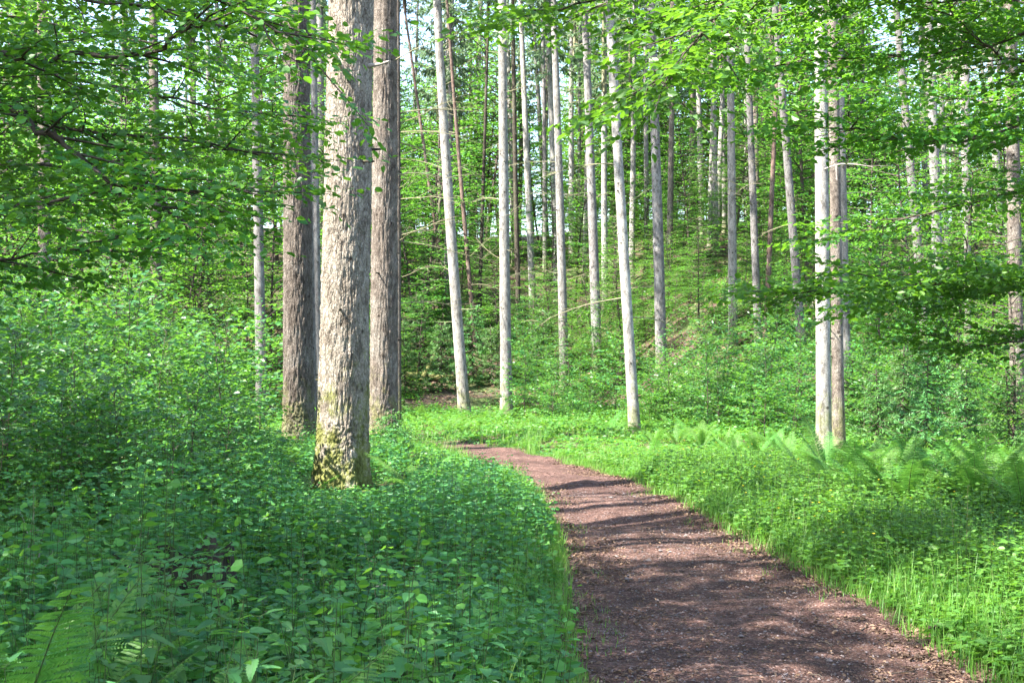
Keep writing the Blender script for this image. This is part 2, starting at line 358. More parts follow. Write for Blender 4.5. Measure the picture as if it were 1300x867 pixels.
def beech(name, H, R, nb, leaf, step, mat, z0=.25, levels=2, spacing=.28, ratio=.42, V=HEXV, Fs=(HEXF,), W=1.15, shape='cone', stem_r=None, wood='twig', upj=.35):
    g = Growth(); lean = RNG.normal(0, .06, 2); sr = stem_r or (.0075 * H + .006 if H > 5 else .0035 * H + .004)
    zs = np.linspace(0, H, 10); ph = RNG.uniform(0, 6, 2)
    stem = np.stack([lean[0] * zs + .035 * H * np.sin(zs / H * 4 + ph[0]) * zs / H, lean[1] * zs + .035 * H * np.sin(zs / H * 3.3 + ph[1]) * zs / H, zs], 1)
    tube(g.W, stem, np.linspace(sr, sr * .2, 10), 6)
    az = RNG.uniform(0, 6.28)
    for i in range(nb):
        f = z0 + (1 - z0) * (i + RNG.uniform(0, 1)) / nb; f = min(f, .99)
        az += 2.4 + RNG.normal(0, .35)
        rr = R * ((1.05 - f) ** .6 if shape == 'cone' else (sin(pi * (f * .8 + .17)) ** .6)) * RNG.uniform(.6, 1.1) + .12
        p = np.array([np.interp(f * H, zs, stem[:, q]) for q in range(3)])
        el = RNG.uniform(.05, .5) + .5 * f * (shape == 'cone')
        q = g.line(p, np.array([cos(az), sin(az), el]), rr, 6, .22, .35 + el * .6)
        g.spray(q, levels - 1, ratio, spacing, leaf, step, sr * .35, .18, upj=upj)
    return (name, [('stem', g.wood_mesh('stem', M[wood])), ('foliage', g.leaf_mesh('foliage', M[mat], V, Fs, W))])

# --- spruce crown: drooping boughs with hanging needle twigs
def needle_strip(mb, P, D, N, L, w):
    n = len(P); D = norm(D); side = norm(np.cross(N, D)); N = np.cross(D, side); L = np.broadcast_to(L, (n,))[:, None]; w = np.broadcast_to(w, (n,))[:, None]
    V = np.stack([P - side * w * .35, P + side * w * .35, P + D * L * .55 + side * w - N * w * .1, P + D * L - N * .12 * L, P + D * L * .55 - side * w - N * w * .1], 1).reshape(-1, 3)
    b = np.arange(n)[:, None] * 5
    mb.add(V, b + np.array([[0, 1, 2, 4]])); mb.Q.append((b + np.array([[4, 2, 3]]) + mb.n - len(V), 0, RNG.random(n), False))
def spruce_crown(H, R, nb, ntw, tl, tw, hang=.6, power=.8, rough_gap=.25):
    mb = MB(); wd = MB(); az = 0
    tube(wd, np.array([[0, 0, 0], [0, 0, H * .5], [0, 0, H]]), [.09 * H / 12, .05 * H / 12, .012], 6)
    for i in range(nb):
        f = (i + RNG.random()) / nb; az += 2.4 + RNG.normal(0, .4)
        L = (R * (1 - f) ** power + .15 * R) * RNG.uniform(1 - rough_gap * 2, 1.1)
        d = np.array([cos(az), sin(az), 0]); t = np.linspace(0, 1, 7)
        z = f * H * .97 + L * (-.22 * np.sin(t * pi * .8) + .10 * t * t + (.35 * f) * t)
        pts = d[None] * (t * L)[:, None]; pts[:, 2] = z
        tube(wd, pts, np.linspace(.012 * R + .006, .004, 7), 3, cap=False)
        n = max(4, int(ntw * L / R)); tt = np.sort(RNG.uniform(.15, 1, n))
        P = np.stack([np.interp(tt, t, pts[:, q]) for q in range(3)], 1)
        s = np.where(np.arange(n) % 2 == 0, 1, -1)[:, None]; sd = np.cross(d, [0, 0, 1.0])[None] * s
        D = d[None] * .55 + sd * RNG.uniform(.5, 1, (n, 1)) + np.array([0, 0, -1.0]) * RNG.uniform(0, hang, (n, 1)) + RNG.normal(0, .12, (n, 3))
        ll = tl * (1.15 - .75 * tt) * RNG.uniform(.6, 1.2, n)
        N = np.tile([0, 0, 1.0], (n, 1)) + RNG.normal(0, .45, (n, 3))
        needle_strip(mb, P, D, N, ll, tw * RNG.uniform(.7, 1.3, n))
        # side shoots of the twigs
        P2 = np.repeat(P + D * ll[:, None] * .3, 2, 0) + RNG.normal(0, .02, (2 * n, 3)); D2 = np.repeat(D, 2, 0) + RNG.normal(0, .6, (2 * n, 3))
        needle_strip(mb, P2, D2, np.repeat(N, 2, 0), np.repeat(ll, 2) * .6, tw * .8)
    return mb, wd

# --- dry side branch
def dead_branch(L, n=5, droop=.25):
    mb = MB(); g = Growth()
    main = g.line((0, 0, 0), np.array([1, 0, .15]), L, 8, .35, droop, 0)
    tube(mb, main, np.linspace(.008 + .0045 * L, .003, 9), 5)
    for i in range(n):
        k = RNG.integers(2, 8); d = main[min(k + 1, 8)] - main[k]; d = rot_about(d, np.array([RNG.normal(0, .4), RNG.normal(0, .4), 1]), RNG.choice([-1, 1]) * RNG.uniform(.5, 1.1)); d[2] += RNG.normal(-.05, .1)
        q = g.line(main[k], d, L * RNG.uniform(.12, .4), 4, .4, .3); tube(mb, q, np.linspace(.006, .002, 5), 3, cap=False)
        if RNG.random() < .7:
            d2 = rot_about(q[2] - q[1], np.array([.1, .2, 1]), RNG.choice([-1, 1]) * .8); q2 = g.line(q[2], d2, L * .1, 3, .3, .3); tube(mb, q2, [.004, .003, .003, .002], 3, cap=False)
    return mb
DEAD = [dead_branch(l, n).mesh('dead_branch', M['lichen']) for l, n in ((1.0, 4), (1.4, 6), (1.9, 8), (2.4, 9), (.7, 2))]
DEADG = [dead_branch(l, n).mesh('dead_branch', M['dead']) for l, n in ((.8, 3), (1.2, 4), (.5, 1))]

# --- trunk
def trunk_mesh(r0, H, lean, bow, mat, ns=14, zmax=None, rows=60, disp=0.0, flare=.25, stubs=8, roots=0, dz=None, seed=0):
    mb = MB(); zt = zmax or H
    z = np.concatenate([np.linspace(-.4, .9, 10 if not dz else int(1.3 / dz))[:-1], np.linspace(.9, zt, rows if not dz else int((min(zt, 8.5) - .9) / dz))])
    if dz and zt > 8.5:
        z = np.concatenate([z[z < 8.4], np.linspace(8.4, zt, 40)])
    a = np.linspace(0, 2 * pi, ns, endpoint=False)
    Z, A = np.meshgrid(z, a, indexing='ij')
    zz = np.clip(Z / H, 0, .995)
    r = r0 * (1 - zz) ** .6 * (1 + flare * np.exp(-np.maximum(Z + .1, 0) / .45))
    r = r * (1 + .03 * vnoise(np.cos(A) * 1.3 + seed, np.sin(A) * 1.3, Z * .8))
    if roots: r = r * (1 + .16 * np.exp(-np.maximum(Z + .1, 0) / .35) * np.cos(A * roots + seed))
    if disp:
        cx, cy = np.cos(A) * r0, np.sin(A) * r0
        wx = .03 * vnoise(cx * 9 + seed, cy * 9, Z * 4); wz = .12 * vnoise(cx * 6, cy * 6 + seed, Z * 3)
        n1 = vnoise((cx + wx) * 36 + seed, (cy + wx) * 36, (Z + wz) * 10); n2 = vnoise((cx + wx) * 27, (cy + wx) * 27 + seed, (Z + wz) * 20 + 3)
        n3 = vnoise(cx * 70, cy * 70, Z * 38)
        pl = np.minimum(np.minimum(np.abs(n1) * 3.6, np.abs(n2) * 4.2), 1)
        big = .5 + .5 * vnoise(cx * 3 + seed, cy * 3, Z * .9)
        r = r + disp * (pl - .6) * (.65 + .7 * big) + disp * .28 * n3 + disp * .5 * vnoise(cx * 30, cy * 30, Z * 20)
    t = np.clip(Z / H, 0, 1)
    X = np.cos(A) * r + lean[0] * Z + bow[0] * np.sin(t * pi); Y = np.sin(A) * r + lean[1] * Z + bow[1] * np.sin(t * pi)
    V = np.stack([X, Y, Z], -1).reshape(-1, 3)
    i = np.arange(len(z) - 1)[:, None]; j = np.arange(ns)[None]; j2 = (j + 1) % ns
    mb.add(V, np.stack([i * ns + j, i * ns + j2, (i + 1) * ns + j2, (i + 1) * ns + j], -1).reshape(-1, 4), 0, None, True)
    for k in range(stubs):
        zk = RNG.uniform(1.2, min(zt, 16)); ak = RNG.uniform(0, 6.28); rr = r0 * (1 - zk / H) ** .6; tk = zk / H
        c = np.array([lean[0] * zk + bow[0] * sin(tk * pi), lean[1] * zk + bow[1] * sin(tk * pi), zk]); d = np.array([cos(ak), sin(ak), RNG.uniform(-.2, .3)])
        l = RNG.uniform(.03, .16); w = .012 + .02 * r0
        tube(mb, np.array([c + d * rr * .7, c + d * (rr + l * .5), c + d * (rr + l)]), [w * 1.5, w, w * .6], 6, 1)
    return mb.mesh('trunk', [M[mat], M['bark_dark']])

CROWNS = []
for q in range(4):
    mb, wd = spruce_crown(13, 1.8, 70, 22, .65, .045, .9)
    CROWNS.append((mb.mesh('crown', M['spruce']), wd.mesh('branch_wood', M['bark_dark'])))

SPR = 'spruces standing round the clearing'
def spruce(px0, py0, px1, py1, w, d, mat, label, r_scale=1.0, H=28, dead=6, crown=True, dz_=None, ns=20, disp=0, flare=.34, roots=0, stubs=10, dead_range=(2.5, 13), ydir=0.0, dead_az=None, cat='tree', name='spruce_tree', deadset=None, cscale=1.0, bowx=None):
    """trunk seen from pixel (px0,py0) above to (px1,py1) at its visible foot, w pixels wide there, standing at distance d"""
    a, b = at(px0, py0, d), at(px1, py1, d)
    lx = (a[0] - b[0]) / (a[2] - b[2])
    zf = gz(b[0], d); x0 = b[0] - lx * (b[2] - zf)
    zf = gz(x0, d); h_vis = max(0, b[2] - zf)
    r0 = .5 * w * d / F / (1 - min(h_vis / H, .9)) ** .6 / (1 + flare * math.exp(-(h_vis + .1) / .45)) * r_scale
    bow = (RNG.normal(0, .1) if bowx is None else bowx, RNG.normal(0, .1)); lean = (lx - bow[0] * 2.2 / H if bowx is None else lx, ydir)
    t = empty(name, (x0, d, zf)); tag(t, label, cat, SPR)
    obj('trunk', trunk_mesh(r0, H, lean, bow, mat, ns, None, 50, disp, flare, stubs, roots, dz_, RNG.uniform(0, 50)), t)
    if crown:
        k = RNG.integers(0, 4); hc = H - 12.2 * cscale; c = obj('crown', CROWNS[k][0], t, (lean[0] * hc + bow[0] * sin(hc / H * pi), lean[1] * hc, hc), (0, 0, RNG.uniform(0, 6)), cscale)
        obj('branch_wood', CROWNS[k][1], c)
    ds = deadset or DEAD
    for i in range(dead):
        z = RNG.uniform(*dead_range); az = RNG.uniform(0, 6.28) if dead_az is None else RNG.normal(dead_az, .5); tz = z / H; s = RNG.uniform(.6, 1.15)
        obj('dead_branch', ds[RNG.integers(0, len(ds))], t, (lean[0] * z + bow[0] * sin(tz * pi) + .7 * r0 * cos(az), lean[1] * z + bow[1] * sin(tz * pi) + .7 * r0 * sin(az), z), (RNG.normal(0, .3), RNG.normal(.05, .2), az), s)
    return t

# ================================================================== SETTING
def ground_mat():
    m, ns, ls = newmat('forest_floor')
    tc = node(ns, 'ShaderNodeTexCoord')
    n1 = node(ns, 'ShaderNodeTexNoise'); n1.inputs['Scale'].default_value = .55; n1.inputs['Detail'].default_value = 5
    n2 = node(ns, 'ShaderNodeTexNoise'); n2.inputs['Scale'].default_value = 14; n2.inputs['Detail'].default_value = 6; n2.inputs['Roughness'].default_value = .7
    v = node(ns, 'ShaderNodeTexVoronoi'); v.inputs['Scale'].default_value = 16
    for n in (n1, n2, v): ls.new(tc.outputs['Object'], n.inputs['Vector'])
    r = ramp(ns, [(.25, (.025, .018, .013)), (.5, (.07, .05, .037)), (.72, (.17, .125, .09))]); ls.new(n2.outputs['Fac'], r.inputs[0])
    c = mixc(ns, ls, .35, r.outputs[0], v.outputs['Color'], 'SOFT_LIGHT')
    rg = ramp(ns, [(.48, (0, 0, 0)), (.6, (1, 1, 1))]); ls.new(n1.outputs['Fac'], rg.inputs[0])
    mg = node(ns, 'ShaderNodeMath', operation='MULTIPLY'); mg.inputs[1].default_value = .75; ls.new(rg.outputs[0], mg.inputs[0])
    c = mixc(ns, ls, mg.outputs[0], c, (.045, .085, .02))
    p = node(ns, 'ShaderNodeBsdfPrincipled'); p.inputs['Roughness'].default_value = .95; p.inputs['Specular IOR Level'].default_value = .1; ls.new(c, p.inputs['Base Color'])
    b = node(ns, 'ShaderNodeBump'); b.inputs['Strength'].default_value = .9; b.inputs['Distance'].default_value = .05; ls.new(n2.outputs['Fac'], b.inputs['Height']); ls.new(b.outputs[0], p.inputs['Normal'])
    o = node(ns, 'ShaderNodeOutputMaterial'); ls.new(p.outputs[0], o.inputs[0]); return m
def path_mat():
    m, ns, ls = newmat('gravel_path')
    tc = node(ns, 'ShaderNodeTexCoord'); at_ = node(ns, 'ShaderNodeAttribute', attribute_name='edge')
    def noise(s, d=5, r=.6):
        n = node(ns, 'ShaderNodeTexNoise'); n.inputs['Scale'].default_value = s; n.inputs['Detail'].default_value = d; n.inputs['Roughness'].default_value = r; ls.new(tc.outputs['Object'], n.inputs['Vector']); return n
    nl = noise(.9, 4); nm = noise(7, 6, .7); nf = noise(95, 3, .7)
    v = node(ns, 'ShaderNodeTexVoronoi'); v.inputs['Scale'].default_value = 75; ls.new(tc.outputs['Object'], v.inputs['Vector'])
    v2 = node(ns, 'ShaderNodeTexVoronoi'); v2.inputs['Scale'].default_value = 34; ls.new(tc.outputs['Object'], v2.inputs['Vector'])
    r = ramp(ns, [(.30, (.095, .058, .048)), (.52, (.185, .118, .100)), (.72, (.30, .22, .195))]); ls.new(nf.outputs['Fac'], r.inputs[0])
    sx = node(ns, 'ShaderNodeSeparateColor'); ls.new(v.outputs['Color'], sx.inputs[0])
    rs = ramp(ns, [(.0, (.055, .035, .03)), (.6, (.17, .11, .095)), (.85, (.23, .18, .165)), (.95, (.46, .41, .40))]); ls.new(sx.outputs[0], rs.inputs[0])
    c = mixc(ns, ls, .6, r.outputs[0], rs.outputs[0])
    rm = ramp(ns, [(.33, (.30, .245, .228)), (.5, (.54, .455, .425)), (.70, (.88, .765, .72))]); ls.new(nm.outputs['Fac'], rm.inputs[0]); c = mixc(ns, ls, 1.0, c, rm.outputs[0], 'MULTIPLY')
    rl = ramp(ns, [(.38, (.62, .57, .55)), (.62, (1.12, 1.08, 1.05))]); ls.new(nl.outputs['Fac'], rl.inputs[0]); c = mixc(ns, ls, 1.0, c, rl.outputs[0], 'MULTIPLY')
    # dark humus and dry needles gathered along the edges
    ad = node(ns, 'ShaderNodeMath', operation='MULTIPLY_ADD'); ad.inputs[1].default_value = .8; ls.new(nm.outputs['Fac'], ad.inputs[0]); ls.new(at_.outputs['Fac'], ad.inputs[2])
    re = ramp(ns, [(1.10, (0, 0, 0)), (1.40, (1, 1, 1))]); ls.new(ad.outputs[0], re.inputs[0])
    rq = ramp(ns, [(.3, (.04, .028, .02)), (.55, (.12, .08, .055)), (.75, (.34, .25, .18))]); ls.new(nf.outputs['Fac'], rq.inputs[0])
    c = mixc(ns, ls, re.outputs[0], c, rq.outputs[0])
    p = node(ns, 'ShaderNodeBsdfPrincipled'); p.inputs['Roughness'].default_value = .93; p.inputs['Specular IOR Level'].default_value = .2; ls.new(c, p.inputs['Base Color'])
    h1 = node(ns, 'ShaderNodeMath', operation='MULTIPLY_ADD'); h1.inputs[1].default_value = -1.0; ls.new(v.outputs['Distance'], h1.inputs[0]); ls.new(nm.outputs['Fac'], h1.inputs[2])
    h2 = node(ns, 'ShaderNodeMath', operation='MULTIPLY_ADD'); h2.inputs[1].default_value = -.5; ls.new(v2.outputs['Distance'], h2.inputs[0]); ls.new(h1.outputs[0], h2.inputs[2])
    b = node(ns, 'ShaderNodeBump'); b.inputs['Strength'].default_value = .8; b.inputs['Distance'].default_value = .02; ls.new(h2.outputs[0], b.inputs['Height']); ls.new(b.outputs[0], p.inputs['Normal'])
    o = node(ns, 'ShaderNodeOutputMaterial'); ls.new(p.outputs[0], o.inputs[0]); return m

def grow_axis(lo, hi, step, far_lo, far_hi):
    a = list(np.arange(lo, hi, step)); s = step; x = hi
    while x < far_hi: a.append(x); s *= 1.16; x += s
    a.append(far_hi); s = step; x = lo; b = []
    while x > far_lo: s *= 1.16; x -= s; b.append(max(x, far_lo))
    return np.array(sorted(set(b + a)))
xs = grow_axis(-12, 14, .16, -500, 500); ys = grow_axis(-2, 62, .16, -120, 700)
X, Y = np.meshgrid(xs, ys); Z = ground_h(X, Y)
mb = MB(); nx = len(xs); i = np.arange(len(ys) - 1)[:, None]; j = np.arange(nx - 1)[None]
mb.add(np.stack([X, Y, Z], -1), np.stack([i * nx + j, i * nx + j + 1, (i + 1) * nx + j + 1, (i + 1) * nx + j], -1).reshape(-1, 4), 0, None, True)
tag(obj('ground', mb.mesh('ground', ground_mat())), None, kind='structure')

# path ribbon with a crowned, slightly rutted surface
fine = _spline([(x, y, w) for y, x, w in PATH], .07); nu = 44
T = norm(np.gradient(fine[:, :2], axis=0)); Nn = np.stack([T[:, 1], -T[:, 0]], 1)
u = np.linspace(-1.12, 1.12, nu)
wob = 1 + .05 * vnoise(fine[:, 1:2] * 3.3 + 5 * np.sign(u)[None], np.sign(u)[None] * 3 + fine[:, :1]) * np.abs(u)[None] ** 3 + .10 * vnoise(fine[:, 1:2] * 1.1 + 3 * np.sign(u)[None], np.sign(u)[None] * 7 + fine[:, :1]) * np.abs(u)[None] ** 3
PX = fine[:, None, 0] + Nn[:, None, 0] * (u[None] * fine[:, None, 2] * wob); PY = fine[:, None, 1] + Nn[:, None, 1] * (u[None] * fine[:, None, 2] * wob)
PZ = base_h(PX, PY) + .004 - .05 * np.maximum(0, np.abs(u)[None] - .86) + .012 * vnoise(PX * 4, PY * 4) + .006 * vnoise(PX * 13, PY * 13) - .015 * np.exp(-((np.abs(u)[None] - .5) / .18) ** 2)
mb = MB(); i = np.arange(len(fine) - 1)[:, None]; j = np.arange(nu - 1)[None]
mb.add(np.stack([PX, PY, PZ], -1), np.stack([i * nu + j, i * nu + j + 1, (i + 1) * nu + j + 1, (i + 1) * nu + j], -1).reshape(-1, 4), 0, None, True)
pm = mb.mesh('path', path_mat()); ea = pm.attributes.new('edge', 'FLOAT', 'POINT'); ea.data.foreach_set('value', np.broadcast_to(np.abs(u)[None], PX.shape).astype(np.float32).ravel())
tag(obj('path', pm), None, kind='structure')
def path_z(x, y): return base_h(x, y) + .004

# ------------------------------------------------------------------ light
SUN_AZ, SUN_EL = radians(62), radians(50)         # azimuth measured from behind the viewer towards the left
SDIR = np.array([-cos(SUN_EL) * sin(SUN_AZ), -cos(SUN_EL) * cos(SUN_AZ), sin(SUN_EL)])
w = bpy.data.worlds.new('World'); SC.world = w; w.use_nodes = True; nt = w.node_tree
bg = nt.nodes['Background']; sk = nt.nodes.new('ShaderNodeTexSky'); sk.sky_type = 'NISHITA'; sk.sun_disc = False
sk.sun_elevation = SUN_EL; sk.sun_rotation = math.atan2(SDIR[0], SDIR[1]); sk.air_density = 1.0; sk.dust_density = 1.5; sk.ozone_density = 1.0
bg.inputs[1].default_value = .12; nt.links.new(sk.outputs[0], bg.inputs[0])
sl = bpy.data.lights.new('sun', 'SUN'); sl.energy = 5.0; sl.angle = radians(.53); sl.color = (1, .95, .86)
so = link(bpy.data.objects.new('sun', sl)); so.rotation_euler = (pi / 2 - SUN_EL, 0, math.atan2(SDIR[0], -SDIR[1]) if False else 0)
from mathutils import Vector
so.rotation_euler = Vector(SDIR).to_track_quat('Z', 'Y').to_euler()
so.location = (-20, -10, 30)

# ------------------------------------------------------------------ camera
cd = bpy.data.cameras.new('camera'); cam = link(bpy.data.objects.new('camera', cd)); cd.sensor_width = 36; cd.lens = 36 * F / 1300
cam.location = (0, 0, EYE); cam.rotation_euler = (pi / 2 + PITCH, 0, 0); cd.clip_end = 1500; cd.clip_start = .05; SC.camera = cam

vs = SC.view_settings; vs.view_transform = 'Standard'; vs.look = 'None'; vs.gamma = 1; vs.use_curve_mapping = False; vs.exposure = 2.6
c = SC.cycles; c.max_bounces = 5; c.diffuse_bounces = 2; c.glossy_bounces = 2; c.transmission_bounces = 4; c.transparent_max_bounces = 4
c.caustics_reflective = False; c.caustics_refractive = False; c.sample_clamp_indirect = 4; c.use_denoising = True; c.denoiser = 'OPENIMAGEDENOISE'; c.use_adaptive_sampling = True; c.adaptive_threshold = .02

def ground_d(px, py, lo=5, hi=140):
    ds = np.arange(lo, hi, .25); P = np.array([at(px, py, q) for q in ds]); g = base_h(P[:, 0], P[:, 1])
    k = np.argmax(P[:, 2] <= g); return float(ds[k]) if P[k, 2] <= g[k] else hi

# ================================================================== TRUNKS
S = spruce
# the old trio on the left of the path
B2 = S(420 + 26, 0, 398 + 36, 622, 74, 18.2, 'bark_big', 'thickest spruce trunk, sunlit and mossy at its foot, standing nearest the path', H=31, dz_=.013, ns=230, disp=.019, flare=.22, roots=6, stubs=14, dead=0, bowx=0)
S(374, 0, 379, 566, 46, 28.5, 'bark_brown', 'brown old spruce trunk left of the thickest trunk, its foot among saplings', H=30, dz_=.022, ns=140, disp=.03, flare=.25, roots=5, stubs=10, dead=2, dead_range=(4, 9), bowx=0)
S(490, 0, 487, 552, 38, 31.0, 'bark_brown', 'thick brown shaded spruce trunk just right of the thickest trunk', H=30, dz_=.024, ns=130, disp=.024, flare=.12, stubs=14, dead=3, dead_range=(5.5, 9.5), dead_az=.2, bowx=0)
S(386, 0, 396, 560, 20, 32.0, 'bark_grey', 'grey spruce trunk half hidden behind the brown old trunk', dead=2, bowx=0)
S(398, 60, 405, 540, 14, 41.0, 'bark_grey', 'slim grey spruce trunk seen in the gap left of the thickest trunk', dead=1, bowx=0)
S(505, 30, 506, 545, 9, 36.0, 'bark_brown', 'thin mossy trunk at the right edge of the shaded thick trunk, with long bare boughs', dead=12, dead_range=(3, 9), dead_az=.1, deadset=DEAD[2:4], bowx=0, H=24, cscale=.7)
def branch_on(t, px, label=None, r=.02, mat='lichen'):
    P = np.array([at(*p) for p in px]) - np.array(t.location); ti = np.linspace(0, len(P) - 1, 14); Q = np.stack([np.interp(ti, np.arange(len(P)), P[:, q]) for q in range(3)], 1); Q[1:-1] = (Q[:-2] + 2 * Q[1:-1] + Q[2:]) / 4
    mb = MB(); tube(mb, Q, np.linspace(r, r * .4, 14), 8); return obj('dead_branch', mb.mesh('dead_branch', M[mat]), t)
branch_on(B2, [(434, 88, 17.95), (430, 76, 17.75), (420, 68, 17.6), (400, 62, 17.5), (385, 60, 17.5), (372, 51, 17.4)], None, .028, 'dead')
branch_on(B2, [(466, 84, 18.1), (482, 82, 18.05), (494, 78, 18.0)], None, .03, 'dead')
# far left
S(55, 0, 57, 420, 17, 37.5, 'bark_brown', 'leftmost brown spruce trunk, dim behind the beech leaves', dead=4)
S(193, 0, 201, 480, 16, 46.5, 'bark_brown', 'brown pinkish spruce trunk rising between the beech boughs on the left', dead=5)
S(321, 0, 331, 468, 14, 40.5, 'bark_grey', 'blue grey spruce trunk left of the old trio', dead=6, cscale=.5)
S(265, 100, 270, 470, 9, 62.0, 'bark_pale', 'thin pale trunk behind the sapling thicket, left of the blue grey trunk', dead=3)
S(236, 120, 238, 470, 6, 70.0, 'bark_grey', 'thin grey pole between the brown pinkish and the thin pale trunk', dead=2)
# centre
S(564, 0, 590, 528, 19, 49.0, 'bark_pale', 'pale spruce trunk leaning left at the back of the clearing', dead=9, bowx=-.25)
S(640, 0, 643, 531, 19, 47.5, 'bark_pale', 'straight chalk pale spruce trunk standing where the path bends away', dead=12, bowx=-.06)
S(573, 40, 607, 480, 8, 62.0, 'bark_red', 'thin reddish trunk leaning left behind the leaning pale spruce', dead=12, name='pine_tree', dead_range=(3, 14), bowx=-.1, cscale=.7, H=24)
S(533, 150, 578, 470, 7, 66.0, 'bark_red', 'thinnest slanting reddish brown trunk near the mossy log', dead=4, cscale=.6, H=22, bowx=0, name='pine_tree')
S(618, 90, 606, 470, 7, 64.0, 'bark_dark', 'dark slim trunk leaning right, crossing behind the thin reddish trunk', dead=4, cscale=.6, H=22)
S(654, 180, 660, 470, 9, 63.0, 'bark_dark', 'dark trunk directly behind the chalk pale spruce', dead=3)
S(664, 80, 680, 470, 12, 72.0, 'bark_pale', 'white flecked trunk with leaves at its foot, right of the chalk pale spruce', dead=6)
S(690, 90, 693, 470, 8, 84.0, 'bark_grey', 'thin grey trunk between the white flecked and the slim pale trunk', dead=4)
S(699, 20, 715, 450, 12, 56.0, 'bark_pale', 'slim pale spruce trunk curving slightly, its foot in bright bushes', dead=10, bowx=.12)
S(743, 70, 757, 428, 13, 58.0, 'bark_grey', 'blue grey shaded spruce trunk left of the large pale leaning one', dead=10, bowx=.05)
S(778, 20, 806, 552, 18, 34.5, 'bark_pale', 'large pale spruce trunk leaning left at the edge of the right verge', dead=10, bowx=-.08)
S(736, 100, 738, 420, 7, 90.0, 'bark_pale', 'faint pale trunk behind the blue grey shaded spruce', dead=3)
S(820, 150, 822, 430, 9, 74.0, 'bark_pale', 'thin white trunk just left of the grey spruce on the slope', dead=4)
S(829, 140, 839, 446, 15, 53.0, 'bark_grey', 'grey spruce trunk on the bare litter slope', dead=6, bowx=.05)
S(853, 170, 858, 365, 9, 84.0, 'bark_dark', 'dark short looking trunk high on the slope above the bare litter', dead=3)
S(887, 130, 893, 380, 10, 86.0, 'bark_pale', 'pale trunk high on the slope, left of a thinner pair', dead=5)
S(906, 130, 911, 385, 10, 78.0, 'bark_pale', 'pale spruce trunk on the upper slope beside the mottled one', dead=4)
S(918, 140, 921, 380, 8, 88.0, 'bark_grey', 'thin grey trunk right behind the mottled spruce on the slope', dead=3)
S(925, 40, 931, 448, 15, 52.0, 'bark_pale', 'mottled pale spruce trunk on the right slope', dead=8, bowx=.04)
S(950, 110, 963, 440, 13, 51.0, 'bark_grey', 'grey spruce trunk on the right slope paired with a reddish one', dead=6, bowx=.04)
S(988, 100, 972, 440, 9, 52.0, 'bark_red', 'reddish brown trunk leaning right against the grey slope spruce', dead=4, name='pine_tree', H=24, cscale=.7)
S(997, 170, 1017, 430, 13, 50.0, 'bark_grey', 'grey spruce trunk leaning left, left of the double trunk', dead=6)
# right
S(1041, 0, 1046, 577, 24, 26.2, 'bark_pale', 'pale sunlit spruce, the brighter stem of the double trunk on the right verge', dead=10, deadset=DEADG, ns=28, bowx=0)
S(1056, 0, 1065, 577, 20, 26.8, 'bark_brown', 'rough brownish stem pressed against the pale sunlit spruce', dead=12, deadset=DEADG, ns=26, bowx=0, H=26)
S(1068, 120, 1076, 524, 13, 36.0, 'bark_pale', 'slimmer pale trunk just behind the double trunk', dead=6, bowx=0)
S(1145, 90, 1176, 440, 13, 48.0, 'bark_grey', 'grey spruce trunk leaning left among the right beech leaves', dead=5)
S(1179, 80, 1193, 450, 15, 46.0, 'bark_grey', 'stout blue grey trunk right of the leaning grey one', dead=5)
S(1195, 80, 1207, 460, 9, 58.0, 'bark_pale', 'thin white flecked trunk beside the stout blue grey one', dead=4)
S(1229, 150, 1229, 470, 11, 50.0, 'bark_grey', 'straight grey spruce trunk behind the young spruces on the right', dead=5)
S(1095, 170, 1098, 420, 9, 70.0, 'bark_grey', 'thin trunk far behind, right of the double trunk', dead=3)
S(1285, 60, 1293, 560, 24, 31.0, 'bark_brown', 'rightmost brown spruce trunk half out of the picture', dead=5)

# far spruces up the slope: four shared builds
FARP = []
for k in range(5):
    H = RNG.uniform(23, 29); mb, wd = spruce_crown(H * .55, 1.9, 60, 18, .8, .05, 1.1)
    tm = trunk_mesh(.19, H, RNG.normal(0, .012, 2), RNG.normal(0, .2, 2), ['bark_pale', 'bark_grey', 'bark_pale', 'bark_brown', 'bark_grey'][k], 9, None, 24, stubs=14)
    FARP.append((H, tm, mb.mesh('crown', M['spruce']), wd.mesh('branch_wood', M['lichen'])))
def far_spruce(x, y, sc, label, group, dead=5):
    H, tm, cm, wm = FARP[RNG.integers(0, 5)]
    t = empty('spruce_tree', (x, y, gz(x, y)), RNG.uniform(0, 6.28), sc, RNG.normal(0, .012), RNG.normal(0, .012)); tag(t, label, 'tree', group)
    obj('trunk', tm, t); c_ = obj('crown', cm, t, (0, 0, H * .42)); obj('branch_wood', wm, c_)
    for i in range(dead):
        z = RNG.uniform(3, H * .45); az = RNG.uniform(0, 6.28)
        obj('dead_branch', DEAD[RNG.integers(0, 4)], t, (.1 * cos(az), .1 * sin(az), z), (RNG.normal(0, .3), .08, az), RNG.uniform(.7, 1.4))
taken = []
def free(x, y, r):
    for a, b in taken:
        if (a - x) ** 2 + (b - y) ** 2 < r * r: return False
    taken.append((x, y)); return True
n = 0; tries = 0
while n < 95 and tries < 4000:
    tries += 1
    y = RNG.uniform(62, 125); px = RNG.uniform(-150, 1420)
    x = (px - CX) / F * y
    if px < 520 and RNG.random() < .5: continue
    if not free(x, y, 2.6): continue
    far_spruce(x, y, RNG.uniform(.85, 1.15), 'slender spruce among many far up the wooded slope behind the clearing', 'far spruces on the wooded slope', 5 if y < 85 else 2); n += 1

